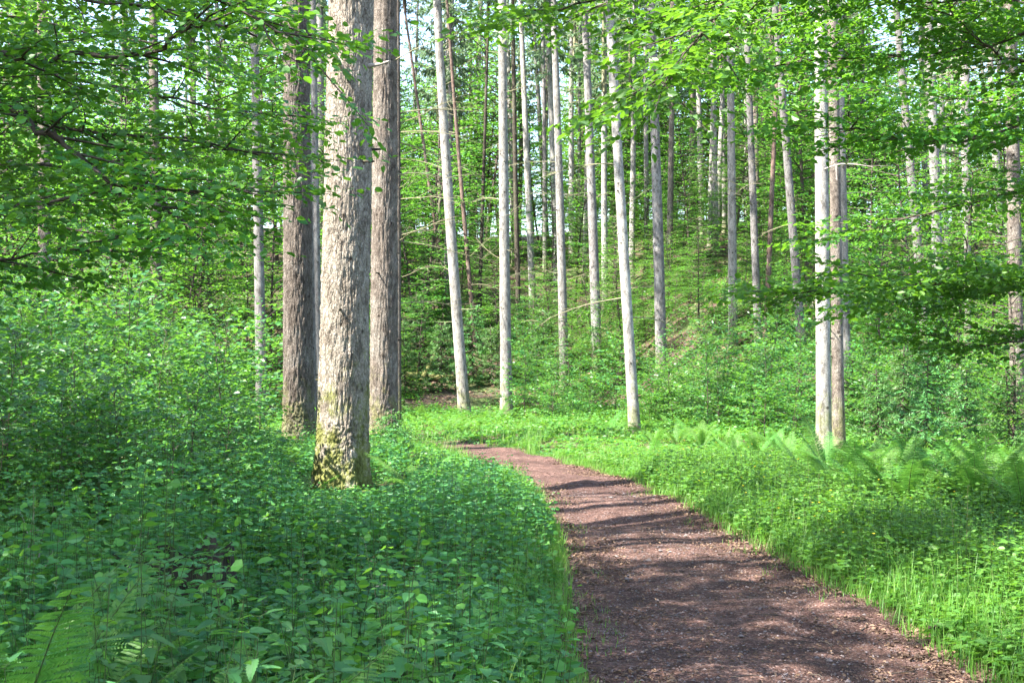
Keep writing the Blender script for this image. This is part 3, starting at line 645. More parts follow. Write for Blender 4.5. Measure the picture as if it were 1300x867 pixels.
# ------------------------------------------------------------------ beech trees
SAP = [beech('beech_sapling', 2.6, 1.05, 40, .088, .044, 'sapling', .10, 2, .08, .45),
       beech('beech_sapling', 3.2, 1.25, 44, .090, .044, 'sapling', .10, 2, .085, .42),
       beech('beech_sapling', 1.7, .85, 30, .080, .040, 'sapling', .08, 2, .075, .5),
       beech('beech_sapling', 2.2, 1.15, 36, .092, .044, 'sapling', .12, 2, .085, .45)]
MID = [beech('young_beech', 7.5, 2.3, 54, .105, .075, 'beech', .10, 2, .14, .42, shape='round'),
       beech('young_beech', 6.0, 2.0, 48, .10, .07, 'beech', .08, 2, .13, .42, shape='round'),
       beech('young_beech', 9.0, 2.6, 62, .115, .08, 'beech_far', .12, 2, .16, .40, shape='round')]
FAR = [beech('beech_tree', 13, 3.3, 72, .19, .13, 'beech_far', .10, 2, .22, .42, DIAV, (DIAF,), 1.3, 'round'),
       beech('beech_tree', 16, 3.6, 80, .20, .14, 'beech_far', .15, 2, .24, .42, DIAV, (DIAF,), 1.3, 'round'),
       beech('beech_tree', 10, 2.9, 62, .18, .12, 'beech_far', .08, 2, .20, .42, DIAV, (DIAF,), 1.3, 'round')]
YSP = []
for H, R, nb in ((1.5, .75, 42), (2.1, .95, 56), (1.0, .55, 30)):
    mb, wd = spruce_crown(H, R, nb, 34, .22, .013, .25, .85, .15)
    YSP.append(('young_spruce', [('foliage', mb.mesh('foliage', M['young_spruce'])), ('stem', wd.mesh('stem', M['twig']))]))

def put(proto, px, d, sc, label, cat, group, rz=None):
    x = (px - CX) / F * d
    return spawn(proto, (x, d, gz(x, d) - .03), RNG.uniform(0, 6.28) if rz is None else rz, sc, label, cat, group, RNG.normal(0, .03), RNG.normal(0, .03))

# background deciduous wood
n = 0; tries = 0
pts = []
while n < 190 and tries < 4000:
    tries += 1
    d = RNG.uniform(58, 118); px = RNG.uniform(-120, 1420)
    if 545 < px < 640 and d < 68: continue
    if 820 < px < 890 and d < 66: continue
    if any(abs(px - a) < 24 and abs(d - b) < 4 for a, b in pts): continue
    if 640 < px < 980 and RNG.random() < .25: continue
    pts.append((px, d))
    put(FAR[RNG.integers(0, 3)], px, d, RNG.uniform(.6, 1.1) * (.55 if 560 < px < 1000 and d < 85 else 1), 'leafy beech in the green wood far behind the spruce trunks', 'tree', 'beeches of the far wood'); n += 1
for i in range(46):
    px, d = RNG.uniform(470, 1060), RNG.uniform(88, 124)
    put(FAR[RNG.integers(0, 3)], px, d, RNG.uniform(.8, 1.25), 'leafy beech in the green wood far behind the spruce trunks', 'tree', 'beeches of the far wood')
# left middle wood
for px, d, k, s in [(-40, 40, 0, 1.1), (30, 46, 2, 1.0), (95, 42, 0, .95), (150, 50, 2, 1.05), (225, 47, 0, 1.0), (270, 54, 2, 1.0), (310, 49, 1, 1.0), (345, 48, 2, .9), (120, 46, 2, 1.2), (20, 48, 2, 1.3),
                    (190, 52, 2, 1.3), (420, 52, 2, .9), (455, 46, 1, .9), (250, 56, 2, 1.4), (330, 60, 2, 1.4), (-90, 53, 2, 1.2), (525, 62, 2, 1.0), (545, 72, 2, 1.2), (440, 64, 2, 1.2), (70, 35, 1, .8)]:
    put(MID[k], px, d, s, 'young beech with layered leaves in the dense wood left of the old trio', 'tree', 'young beeches in the left wood')
# right middle wood
for px, d, k, s in [(1120, 38, 1, .9), (1165, 44, 2, .9), (1215, 36, 0, .9), (1260, 42, 2, .9), (1310, 33, 0, 1.0), (1350, 40, 2, 1), (1100, 52, 2, .9), (1240, 55, 2, 1.1), (1180, 60, 2, 1.2), (1040, 60, 2, .9), (980, 66, 2, .8), (1320, 52, 2, 1.2), (1285, 27, 1, .7)]:
    put(MID[k], px, d, s, 'young beech with bright leaves in the wood right of the double trunk', 'tree', 'young beeches in the right wood')
# low bushes at the back of the clearing and on the right slope
n = 0; tries = 0
pts = []
while n < 62 and tries < 4000:
    tries += 1
    d = RNG.uniform(38, 62); px = RNG.uniform(655, 1320); x = (px - CX) / F * d
    if path_dist([x], [d])[0] < 1.0: continue
    if (820 < px < 890 and 47 < d) or any(abs(px - a) < 26 and abs(d - b) < 3 for a, b in pts): continue
    if px < 760 and d < 44: continue
    pts.append((px, d)); put(SAP[RNG.integers(0, 4)], px, d, RNG.uniform(.7, 1.25), 'bright green beech bush in the sunny undergrowth on the right slope', 'shrub', 'beech bushes on the right slope'); n += 1
for px, d, k, s in [(1010, 33, 1, .9), (1095, 31.5, 3, .8), (985, 36, 3, .9), (925, 37, 2, 1), (880, 39.5, 0, .8), (1130, 34, 0, .85), (955, 33, 2, .9), (735, 50, 0, .8), (765, 46, 2, 1.0), (835, 42, 3, .8), (700, 54, 2, 1)]:
    put(SAP[k], px, d, s, 'bright beech bush at the back of the ferns on the right verge', 'shrub', 'bushes behind the right verge')
for px, d, k, s, lab in [(1115, 29.5, 0, 1.1, 'pale young spruce beside the foot of the double trunk'), (1175, 27.5, 1, 1.0, 'largest young spruce, dark in its middle, behind the right ferns'),
                         (1225, 28.5, 0, 1.15, 'young spruce with pale shoots right of the largest young spruce'), (1145, 31, 1, 1.0, 'young spruce between the pale one and the largest one'),
                         (1280, 27, 0, 1.1, 'young spruce near the right edge behind the ferns'), (1080, 33, 1, .9, 'young spruce just right of the double trunk, further back'),
                         (960, 40, 1, 1.0, 'young spruce among beech bushes below the mottled pale trunk'), (910, 42, 0, 1.1, 'small spruce on the right slope left of the mottled pale trunk'),
                         (497, 23.5, 2, .95, 'dark little spruce tucked against the foot of the thickest trunk'), (128, 17.5, 0, .9, 'dim young spruce inside the sapling thicket on the left')]:
    put(YSP[k], px, d, s, lab, 'young spruce', 'young spruces')
n = 0; tries = 0; pts = []
while n < 120 and tries < 4000:
    tries += 1
    d = RNG.uniform(52, 92); px = RNG.uniform(380, 1330)
    if 545 < px < 630 and d < 66: continue
    if 835 < px < 880 and d < 57: continue
    if any(abs(px - a) < 22 and abs(d - b) < 3 for a, b in pts): continue
    pts.append((px, d)); n += 1
    put(MID[RNG.integers(0, 3)], px, d, RNG.uniform(.28, .62), 'bushy young beech on the leafy slope behind the spruce trunks', 'shrub', 'bushes on the slope behind the spruces')
n = 0; tries = 0; pts = []
while n < 46 and tries < 4000:
    tries += 1
    d = RNG.uniform(29.5, 46); px = RNG.uniform(690, 1330)
    if (px < 860 and d < 38.5) or (px < 960 and d < 33) or (1020 < px < 1080 and d < 31): continue
    if any(abs(px - a) < 24 and abs(d - b) < 2 for a, b in pts) or path_dist([(px - CX) / F * d], [d])[0] < 1.2: continue
    pts.append((px, d)); n += 1
    put(SAP[RNG.integers(0, 4)], px, d, RNG.uniform(.75, 1.2) * (1 if px > 860 else .75), 'sunlit beech sapling in the bushy belt between the right verge and the slope', 'sapling', 'saplings behind the right verge')
for px, d, k, q in [(820, 59, 1, .42), (838, 62, 0, .5), (858, 60.5, 1, .36), (876, 61, 2, .36), (850, 66, 0, .55), (868, 68, 2, .5), (832, 70, 1, .6), (886, 57, 0, .35), (812, 55, 1, .35), (846, 74, 2, .5), (874, 76, 0, .6), (860, 57.5, 1, .22), (842, 56.5, 0, .2)]:
    put(MID[k], px, d, q, 'bushy young beech on the leafy slope behind the spruce trunks', 'shrub', 'bushes on the slope behind the spruces')
# dark low evergreens in the shade at the back of the clearing
for px, d, s in [(535, 60, 1.2), (560, 56, 1.0), (600, 58, 1.2), (625, 57, .9), (545, 66, 1.5), (690, 58, 1.1), (665, 60, 1.2), (515, 55, 1.1), (580, 63, 1.0)]:
    put(YSP[1], px, d, s * 1.3, 'shaded low spruce by the fallen logs at the back of the clearing', 'young spruce', 'shaded spruces by the logs')

# sapling thicket on the left
n = 0; tries = 0
pts = []
while n < 92 and tries < 4000:
    tries += 1
    d = RNG.uniform(11, 34); px = RNG.uniform(-60, 352)
    if px > 352 - 60 * 14 / d and d < 30: continue
    if any(abs(px - a) < 500 / d and abs(d - b) < 1.3 for a, b in pts): continue
    hmax = EYE + (470 - (325 + 95 * RNG.random() + (60 if px > 200 else 0))) * d / F
    k = RNG.integers(0, 4); hh = [2.6, 3.2, 1.7, 2.2][k]
    s = min(hmax, 3.6) / hh * RNG.uniform(.75, 1.05)
    if d < 14: s *= .8
    pts.append((px, d)); put(SAP[k], px, d, s, 'beech sapling with flat leaf layers in the shady thicket left of the path', 'sapling', 'beech saplings in the left thicket'); n += 1

for px, d, k, q in [(-30, 12.5, 0, .62), (25, 13.2, 3, .72), (62, 11.6, 2, .75), (105, 13.6, 0, .68), (140, 12.2, 2, .8), (178, 13.8, 3, .66), (205, 12.8, 2, .7), (248, 13.9, 0, .52), (285, 14.4, 2, .66), (318, 15.4, 3, .5), (-5, 11.2, 2, .7), (88, 14.6, 1, .6), (160, 15, 1, .56), (230, 15.2, 1, .52), (300, 16.4, 0, .55), (270, 12.6, 2, .5), (40, 15.2, 1, .66)]:
    put(SAP[k], px, d, q, 'knee to waist high beech sapling at the near edge of the left thicket, among ferns', 'sapling', 'low saplings at the near edge of the thicket')
# ------------------------------------------------------------------ the two near beeches whose boughs reach into the picture
def near_beech(x, y, r, H, label, limbs, crown=None, mat='beech', leaf=.07):
    t = empty('beech_tree', (x, y, gz(x, y))); tag(t, label, 'tree')
    z0 = gz(x, y)
    zs = np.linspace(-.3, H, 20); mb = MB(); tube(mb, np.stack([.15 * np.sin(zs * .4), .1 * np.sin(zs * .5 + 1), zs], 1), r * (1 - np.clip(zs, 0, H) / H) ** .6 + .015, 16)
    obj('trunk', mb.mesh('trunk', M['bark_grey']), t)
    for pl, r0, lv, sp in limbs:
        P = np.array([at(*p) for p in pl]) - np.array([x, y, z0])
        P = np.vstack([[0, 0, max(.8, P[0][2] - .5)], P])
        tt = np.arange(len(P)); ti = np.linspace(0, len(P) - 1, len(P) * 4)
        Q = _spline(P, 99) if False else np.stack([np.interp(ti, tt, P[:, q]) for q in range(3)], 1)
        Q[1:-1] = (Q[:-2] + Q[1:-1] * 2 + Q[2:]) / 4; Q += RNG.normal(0, .012, Q.shape)
        g = Growth(); g.spray(Q, 2, .27, sp * .46, leaf, .040, r0, .2, (.6, 1.15), .5, .15, True, .55)
        l = obj('limb', g.wood_mesh('limb', M['twig']), t); obj('foliage', g.leaf_mesh('foliage', M[mat]), l)
    return t
near_beech(-4.4, 8.3, .13, 8, 'beech standing just outside on the left, its dark boughs spread into the upper left', [
    ([(-60, 70, 7.99), (0, 68, 7.70), (95, 73, 7.55), (185, 70, 7.40), (235, 40, 7.25), (290, 6, 7.10)], 0.0211, 2, .24),
    ([(-80, 95, 7.99), (0, 130, 7.40), (45, 158, 7.18), (90, 187, 7.03), (130, 222, 6.88), (175, 245, 6.81), (235, 290, 6.73)], 0.0223, 2, .22),
    ([(-60, 130, 7.99), (30, 146, 7.55), (75, 160, 7.55), (118, 169, 7.47), (210, 175, 7.40), (330, 195, 7.33)], 0.0161, 2, .22),
    ([(-80, 250, 7.70), (0, 262, 7.10), (100, 250, 7.03), (200, 235, 6.96), (330, 248, 6.88)], 0.0149, 2, .22),
    ([(-60, -60, 8.51), (60, -10, 8.29), (180, 10, 8.14), (290, 35, 7.99), (385, 45, 7.84)], 0.0161, 2, .22),
    ([(-60, 40, 9.25), (80, 100, 9.32), (200, 120, 9.32), (300, 145, 9.32), (385, 150, 9.25)], 0.0149, 2, .24),
    ([(-60, 200, 8.88), (60, 215, 9.18), (160, 205, 9.32), (260, 185, 9.47), (360, 205, 9.62)], 0.0149, 2, .24),
    ([(-60, 0, 9.99), (80, 35, 10.36), (180, 55, 10.36), (300, 85, 10.36), (350, 110, 10.36)], 0.0161, 2, .26),
    ([(-80, 320, 7.25), (-10, 330, 6.81), (70, 318, 6.73), (160, 300, 6.66), (240, 305, 6.66)], 0.0112, 2, .22),
    ([(-80, 230, 9.99), (40, 280, 10.36), (140, 300, 10.58), (240, 310, 10.73)], 0.0136, 2, .26),
    ([(-80, -90, 7.40), (60, -60, 7.10), (200, -30, 6.96), (330, 20, 6.81), (400, 70, 6.73)], 0.0161, 2, .22)], leaf=.053)
near_beech(6.0, 12.6, .16, 9.5, 'beech standing just outside on the right, its leafy boughs spread across the upper right', [
    ([(1360, 340, 12.2), (1300, 352, 11.9), (1215, 356, 11.6), (1130, 362, 11.2), (1050, 370, 10.9), (985, 372, 10.7)], 0.0211, 2, .20),
    ([(1360, 350, 12.6), (1270, 372, 12.6), (1180, 385, 12.6), (1090, 380, 12.4)], 0.0124, 2, .22),
    ([(1360, 145, 12.3), (1300, 158, 12), (1240, 177, 11.8), (1180, 180, 11.6), (1100, 166, 11.4), (1010, 160, 11.2)], 0.0198, 2, .22),
    ([(1360, 90, 12.3), (1300, 80, 12), (1258, 64, 11.8), (1216, 28, 11.6), (1190, -10, 11.4)], 0.0174, 2, .24),
    ([(1380, -120, 12.4), (1250, -95, 11.4), (1050, -55, 10.6), (930, 0, 10), (855, 80, 9.6), (815, 125, 9.5)], 0.0223, 2, .20),
    ([(1380, -90, 12.4), (1200, -70, 12.0), (1000, -40, 11.4), (860, -20, 11), (740, 5, 10.8), (660, 20, 10.6)], 0.0186, 2, .22),
    ([(1360, 20, 12.6), (1250, 60, 12.6), (1120, 75, 12.4), (1000, 80, 12.2), (905, 105, 12)], 0.0161, 2, .22),
    ([(1360, 0, 12.6), (1240, 0, 12.8), (1100, 10, 12.8), (980, 20, 12.8), (880, 55, 12.8)], 0.0161, 2, .22),
    ([(1360, 230, 12.8), (1290, 245, 13.4), (1200, 265, 14), (1110, 290, 14.4), (1040, 310, 14.6)], 0.0161, 2, .24),
    ([(1360, 420, 12.4), (1300, 432, 12.2), (1240, 440, 12.1), (1180, 420, 12)], 0.0124, 2, .22),
    ([(1360, 100, 14), (1260, 130, 15), (1160, 120, 15.5), (1070, 110, 15.8)], 0.0149, 2, .26)])

# unseen tall trees added on the sunny side to shade foreground, thicket and left wood
TALL = [beech('beech_tree', 17, 3.0, 70, .21, .12, 'beech_far', .34, 2, .24, .42, DIAV, (DIAF,), 1.3, 'round', .16, 'bark_grey'),
        beech('beech_tree', 18, 1.6, 70, .19, .12, 'beech_far', .30, 2, .22, .42, DIAV, (DIAF,), 1.3, 'round', .14, 'bark_grey')]
for x, y, k, s in [(-7.5, 4.6, 0, 1.0), (-9.5, -.6, 0, 1.05), (-6, -4.5, 0, 1.0), (-14.5, 8.0, 0, .9), (-10.5, 7.4, 1, .95), (-17, 14, 1, 1.0), (-13, 3.0, 0, 1.0), (-6, 1.6, 1, 1.0), (-12, -5, 0, 1.0), (-10.5, 5.6, 0, .85), (-9.6, 16.9, 1, .65), (-11.5, 18.6, 1, .7), (-8.2, 13.0, 1, .5), (-12.5, 16.5, 1, .8), (-14, 19.6, 1, .85), (-18.5, 27, 0, .95), (-21, 33, 0, 1), (-24, 40, 0, 1), (-28, 48, 0, .85), (-8.8, 14.7, 1, .42), (-10.5, 14.6, 1, .6), (-9.3, 18.4, 1, .6), (-11, 13.4, 1, .68), (-10.4, 20.6, 1, .7), (-8.9, 21.5, 1, .5), (-12.2, 24, 1, .8)]:
    spawn(TALL[k], (x, y, gz(x, y)), RNG.uniform(0, 6), s, 'unseen tall beech added outside the picture on the left to cast shade', 'tree', 'added shade trees outside the picture')

for x, y, r in [(-5.4, 9.6, .12), (-6.8, 11.4, .15), (-8.5, 12.2, .13), (-6.4, 13.0, .10), (-7.6, 10.2, .15), (-5.9, 11.0, .10), (-9.6, 11.2, .17), (-7.0, 9.2, .13), (-10.4, 12.6, .14), (-5.0, 8.8, .12), (-8.2, 11.0, .16), (-6.0, 12.2, .09), (-9.0, 10.2, .18), (-11.2, 11.6, .17), (-7.4, 13.6, .1), (-8.8, 8.6, .16)]:  # unseen spruces added for their shade stripes; crowns kept small to spare the verge
    t = empty('spruce_tree', (x, y, gz(x, y))); tag(t, 'unseen spruce added outside the picture on the left, its trunk striping the path with shade', 'tree', 'added spruces outside the picture')
    obj('trunk', trunk_mesh(r, 27, RNG.normal(0, .01, 2), (0, 0), 'bark_grey', 12), t); c_ = obj('crown', CROWNS[1][0], t, (0, 0, 22), (0, 0, x), .4); obj('branch_wood', CROWNS[1][1], c_)

# ================================================================== GROUND LAYER
def scatter(n, x0, x1, y0, y1, dmin, dmax, margin=1.0, power=1.0):
    out = []
    while sum(len(o) for o in out) < n:
        k = 6000; y = y0 + (y1 - y0) * RNG.random(k) ** power; half = y * (650 / F) + margin
        x = (RNG.random(k) * 2 - 1) * half; q = (x > x0) & (x < x1); x, y = x[q], y[q]
        d = path_dist(x, y); q = (d > dmin) & (d < dmax); out.append(np.stack([x[q], y[q], d[q]], 1))
    return np.vstack(out)[:n]

# nettles
def nettle(H, npair, lmax, hi=True):
    g = MB(); lf = MB(); bend = RNG.normal(0, .07, 2); zs = np.linspace(0, H, 7)
    st = np.stack([bend[0] * (zs / H) ** 2 * H, bend[1] * (zs / H) ** 2 * H, zs], 1); tube(g, st, np.linspace(.0026, .0012, 7), 5)
    a = RNG.uniform(0, 3.14)
    for i in range(npair):
        f = .22 + .78 * i / (npair - 1); p = np.array([np.interp(f * H, zs, st[:, q]) for q in range(3)]); a += pi / 2 + RNG.normal(0, .15)
        L = lmax * (sin(pi * (.22 + .70 * f)) ** .8) * RNG.uniform(.85, 1.1) + .012
        for s in (0, pi):
            d = np.array([cos(a + s), sin(a + s), RNG.uniform(-.05, .25) + .5 * max(0, f - .8) * 3]); pe = .018 + .02 * (1 - f)
            tube(g, np.array([p, p + d * pe]), [.0013, .001], 3, cap=False)
            N = np.array([0, 0, 1.0]) + RNG.normal(0, .22, 3)
            place_leaves(lf, [p + d * pe], [d + np.array([0, 0, RNG.uniform(-.5, .05)])], [N], L, 1.0, NETV, (NETQ, NETT))
    return ('nettle', [('stem', g.mesh('stem', M['stem'])), ('foliage', lf.mesh('foliage', M['nettle']))])
NET = [nettle(.95, 8, .105), nettle(.85, 7, .115), nettle(.7, 7, .095), nettle(.6, 6, .10), nettle(1.0, 9, .10), nettle(.78, 7, .11)]
pts = scatter(4300, -9, .6, 2.6, 21, .10, 9, .6, .8)
keepn = []
for x, y, d in pts:
    px = CX + F * x / y
    if px < 150 and y > 9.5: continue
    if px < 330 and y > 12.5: continue
    if (x + 2.25) ** 2 + (y - 18.2) ** 2 < .6 or vnoise(np.array([x * 1.2]), np.array([y * 1.2]))[0] < -.42: continue
    keepn.append((x, y, d))
keepn = np.array(keepn)
order = np.argsort(keepn[:, 1]); keepn = keepn[order]
for x, y, d in keepn[:300]:
    if y < 5.6 and CX + F * x / y < 250 and RNG.random() < .6: continue
    s = RNG.uniform(.7, 1.08) * (.55 + .45 * min(1, d / .7))
    hcap = EYE - .50 - (3.6 - min(y, 3.6)) * .5
    spawn(NET[RNG.integers(0, 6)], (x, y, gz(x, y)), RNG.uniform(0, 6.28), min(s, hcap), 'stinging nettle with toothed leaves in the shaded front of the bank left of the path', 'nettle', 'nettles in the shaded foreground', RNG.normal(0, .09), RNG.normal(0, .09))
def view_cap(pts, H):
    # the herbs grow lower where the trodden bend of the path begins
    px = CX + F * pts[:, 0] / pts[:, 1]; D = np.interp(px, [355, 385, 505, 555, 655, 710, 1000, 1300], [26, 18.2, 18.2, 25, 26, 31, 27.5, 25])
    cap = np.where((px > 355) & (pts[:, 1] < D + .5), np.maximum(np.where(px < 700, .035, .10), EYE * (1 - pts[:, 1] / D) - .05), 9) * RNG.uniform(.75, 1.12, len(H))
    return np.minimum(H, cap)
def plant_mass(pts, hrange, npair, lmax, spread, zlo=.25, W=1.0, edge=.7, V=HEXV, Fs=(HEXF,), tilt=.3):
    mb = MB(); n = len(pts); H = RNG.uniform(*hrange, n) * (.5 + .5 * np.minimum(1, pts[:, 2] / edge)); z0 = ground_h(pts[:, 0], pts[:, 1])
    H = view_cap(pts, H * (.72 + .5 * (vnoise(pts[:, 0] * .8, pts[:, 1] * .8) + .2)))
    bend = RNG.normal(0, .10, (n, 2)); a0 = RNG.uniform(0, 6.28, n)
    for i in range(npair):
        f = zlo + (1 - zlo) * i / max(1, npair - 1); L = lmax * (sin(pi * (.22 + .68 * f)) ** .8) * RNG.uniform(.75, 1.15, n)
        for s in (0, pi):
            a = a0 + i * 1.57 + s + RNG.normal(0, .25, n); d = np.stack([np.cos(a), np.sin(a), RNG.uniform(-.25, .3, n)], 1)
            P = np.stack([pts[:, 0] + bend[:, 0] * f * f * H, pts[:, 1] + bend[:, 1] * f * f * H, z0 + f * H + RNG.normal(0, .01, n)], 1) + d * (spread * (1.2 - f))[..., None] if np.ndim(spread) else np.stack([pts[:, 0] + bend[:, 0] * f * f * H, pts[:, 1] + bend[:, 1] * f * f * H, z0 + f * H], 1) + d * spread * (1.2 - f)
            N = np.tile([0, 0, 1.0], (n, 1)) + RNG.normal(0, tilt, (n, 3))
            place_leaves(mb, P, d, N, L, W, V, Fs)
    return mb, H, z0, bend
def stems_of(mb, pts, H, z0, bend, w, mat):
    n = len(pts); a = RNG.uniform(0, 3.14, n); s = np.stack([np.cos(a), np.sin(a), 0 * a], 1) * w; s2 = np.stack([-np.sin(a), np.cos(a), 0 * a], 1) * w
    B = np.stack([pts[:, 0], pts[:, 1], z0], 1); T_ = np.stack([pts[:, 0] + bend[:, 0] * H, pts[:, 1] + bend[:, 1] * H, z0 + H], 1)
    for q in (s, s2):
        V = np.stack([B - q, B + q, T_ + q * .4, T_ - q * .4], 1).reshape(-1, 3); mb.add(V, np.arange(n)[:, None] * 4 + np.arange(4)[None], mat)
rest = keepn[300:]
mb, H_, z_, b_ = plant_mass(rest, (.45, 1.0), 8, .092, .03, W=.85, tilt=.55); stems_of(mb, rest, H_, z_, b_, .0014, 1)
tag(obj('nettle_patch', mb.mesh('nettle_patch', [M['nettle'], M['stem']])), 'dense bank of nettles and herbs filling the ground between path and old trunks', 'nettles', None, 'stuff')

a = scatter(1500, -9, .8, 3.2, 22, .05, 9, .6, .8); mb, H_, z_, b_ = plant_mass(a, (.5, 1.05), 6, .07, .05, .35, 1.5, tilt=.5); stems_of(mb, a, H_, z_, b_, .0025, 1)
tag(obj('herb_patch', mb.mesh('herb_patch', [M['cover'], M['stem']])), 'paler broad leaved herbs mixed among the nettles left of the path', 'herbs', None, 'stuff')
a = scatter(170, -9, 9, 4.5, 24, .05, 4, .6, .8); mb, H_, z_, b_ = plant_mass(a, (.7, 1.15), 3, .02, .02, .8, 1.0, tilt=.8); stems_of(mb, a, H_, z_, b_, .0015, 0)
tag(obj('dry_stalks', mb.mesh('dry_stalks', M['lichen'])), 'thin dry stalks standing among the herbs on both sides of the path', 'stalks', None, 'stuff')
# low leafy ground cover everywhere off the path
parts = []
a = scatter(9000, .8, 12, 4, 24, .08, 12, .8, .9); mb, H_, z_, b_ = plant_mass(a, (.2, .6), 5, .075, .03, .3, 1.25); stems_of(mb, a, H_, z_, b_, .0018, 1)
tag(obj('ground_cover', mb.mesh('ground_cover', [M['cover'], M['stem']])), 'low leafy herbs covering the verge right of the path', 'herbs', None, 'stuff')
a = scatter(9000, -14, .8, 3, 34, .06, 14, .8, .75); mb, H_, z_, b_ = plant_mass(a, (.10, .36), 4, .07, .03, .3, 1.25)
tag(obj('ground_cover', mb.mesh('ground_cover', [M['nettle']])), 'low herbs under the saplings and nettles left of the path', 'herbs', None, 'stuff')
a = scatter(20000, -22, 26, 22, 88, .2, 40, 2, .8)
pxs = CX + F * a[:, 0] / a[:, 1]
bare = (a[:, 1] > 52) & (a[:, 1] < 63) & (((pxs > 535) & (pxs < 640)) | ((pxs > 838) & (pxs < 878) & (a[:, 1] < 58)))
a = a[~bare | (RNG.random(len(a)) < .06)]
mb, H_, z_, b_ = plant_mass(a, (.12, .42), 4, .13, .06, .25, 1.2, tilt=.4)
tag(obj('ground_cover', mb.mesh('ground_cover', [M['cover']])), 'bright low greenery carpeting the clearing and the foot of the slope', 'herbs', None, 'stuff')

# grass
def grass(pts, h, w, lean=.35):
    mb = MB(); n = len(pts); z0 = ground_h(pts[:, 0], pts[:, 1]) - .01; Hh = RNG.uniform(*h, n) * (.45 + .55 * np.minimum(1, np.maximum(pts[:, 2], 0) / .4)); Hh = view_cap(pts, Hh); a = RNG.uniform(0, 6.28, n); le = np.abs(RNG.normal(0, lean, n)) + .05
    d = np.stack([np.cos(a), np.sin(a), 0 * a], 1); s = np.stack([-np.sin(a), np.cos(a), 0 * a], 1) * (RNG.uniform(.6, 1.2, n) * w)[:, None]
    B = np.stack([pts[:, 0], pts[:, 1], z0], 1); rows = []
    for f in (0, .4, .75, 1):
        c_ = B + d * (le * f * f * Hh)[:, None] + np.array([0, 0, 1.0])[None] * (Hh * f * (1 - .25 * le * f))[:, None]; k = (1 - f * .85)
        rows += [c_ - s * k, c_ + s * k]
    V = np.stack(rows, 1).reshape(-1, 3); r = RNG.random(n)
    Fc = (np.arange(n)[:, None, None] * 8 + np.array([[0, 1, 3, 2], [2, 3, 5, 4], [4, 5, 7, 6]])[None]).reshape(-1, 4); mb.add(V, Fc, 0, np.repeat(r, 3)); return mb
a = np.vstack([scatter(9000, .3, 9, 7, 33, -.06, 1.5, .8, .9), scatter(7000, .3, 9, 5, 32, -.08, .4, .8, .9)])
tag(obj('grass', grass(a, (.12, .46), .0042).mesh('grass', M['grass'])), 'tall fresh grass along the right edge of the path', 'grass', None, 'stuff')
a = scatter(3600, -3, 6, 4.5, 22, -.36, -.02, .6, .9); a = a[vnoise(a[:, 0] * 2.1, a[:, 1] * 2.1) + .9 * a[:, 2] > .02]
tag(obj('grass', grass(a, (.08, .30), .0045).mesh('grass', M['grass'])), 'ragged grass tufts creeping onto the path edges', 'grass', None, 'stuff')
a = np.vstack([scatter(5500, -4, 1, 4, 31, -.07, .4, .6, .9), scatter(6000, -8, .5, 3.4, 32, .1, 5, .6, .9)])
tag(obj('grass', grass(a, (.12, .55), .004).mesh('grass', M['grass'])), 'grass blades between the nettles and along the left edge of the path', 'grass', None, 'stuff')
a = scatter(16000, -8, 12, 26, 50, 0, 12, 1, .9)
tag(obj('grass', grass(a, (.1, .32), .009).mesh('grass', M['grass'])), 'bright grass where the path bends away at the back', 'grass', None, 'stuff')
# buttercups
a = scatter(130, .8, 7, 10, 28, .1, 2.2, .5); z = ground_h(a[:, 0], a[:, 1]); mb = MB()
for (x, y, d), zz in zip(a, z):
    h = RNG.uniform(.22, .42); tube(mb, np.array([[x, y, zz], [x + .01, y, zz + h]]), [.0015, .001], 3, 1, cap=False)
    for k in range(5):
        t = k * 1.257; place_leaves(mb, [[x + .01, y, zz + h]], [[cos(t), sin(t), .5]], [[-cos(t) * .5, -sin(t) * .5, 1]], .014, 1.6, HEXV, (HEXF,), 0)
tag(obj('buttercups', mb.mesh('buttercups', [M['yellow'], M['stem']])), 'tiny yellow buttercups dotted through the verge right of the path', 'flowers', None, 'stuff')

# ferns
def frond(np_, wid, lobes, arch):
    mb = MB(); st = MB(); t = np.linspace(0, 1, 14); x = np.sin(t * arch) / arch if arch > .05 else t; z = (1 - np.cos(t * arch)) / arch if arch > .05 else 0 * t
    pts = np.stack([x, 0 * t, -z], 1); tube(mb, pts, np.linspace(.006, .0015, 14), 4, 1, cap=False)
    for i in range(np_):
        f = .16 + .83 * i / (np_ - 1); p = np.array([np.interp(f, t, pts[:, q]) for q in range(3)]); k = min(int(f * 13), 12); T_ = norm(pts[k + 1] - pts[k])
        Lp = wid * (sin(pi * min(1, (f - .08) * 1.02)) ** .75) * (1.15 - .35 * f) + .012
        up = np.cross(T_, [0, 1.0, 0]); up = up if up[2] > 0 else -up
        for s in (-1, 1):
            D = norm(np.array([0, s * 1.0, 0]) + T_ * .38 - up * .10 + RNG.normal(0, .05, 3)); fl = (np.arange(lobes) + .5) / lobes
            PP = p + D[None] * (fl * Lp)[:, None] - up[None] * (.16 * Lp * fl ** 2)[:, None]; sd = np.cross(up, D)
            for q in (-1, 1):
                place_leaves(mb, PP, D[None] * .75 + sd[None] * q, np.tile(up, (lobes, 1)) + RNG.normal(0, .12, (lobes, 3)), Lp * .17 * (1.15 - .72 * fl) + .006, .8, DIAV, (DIAF,), 0)
    return mb.mesh('frond', [M['fern'], M['stem']])
FRO = [frond(23, .135, 11, .8), frond(24, .125, 11, 1.15), frond(22, .14, 11, .45)]
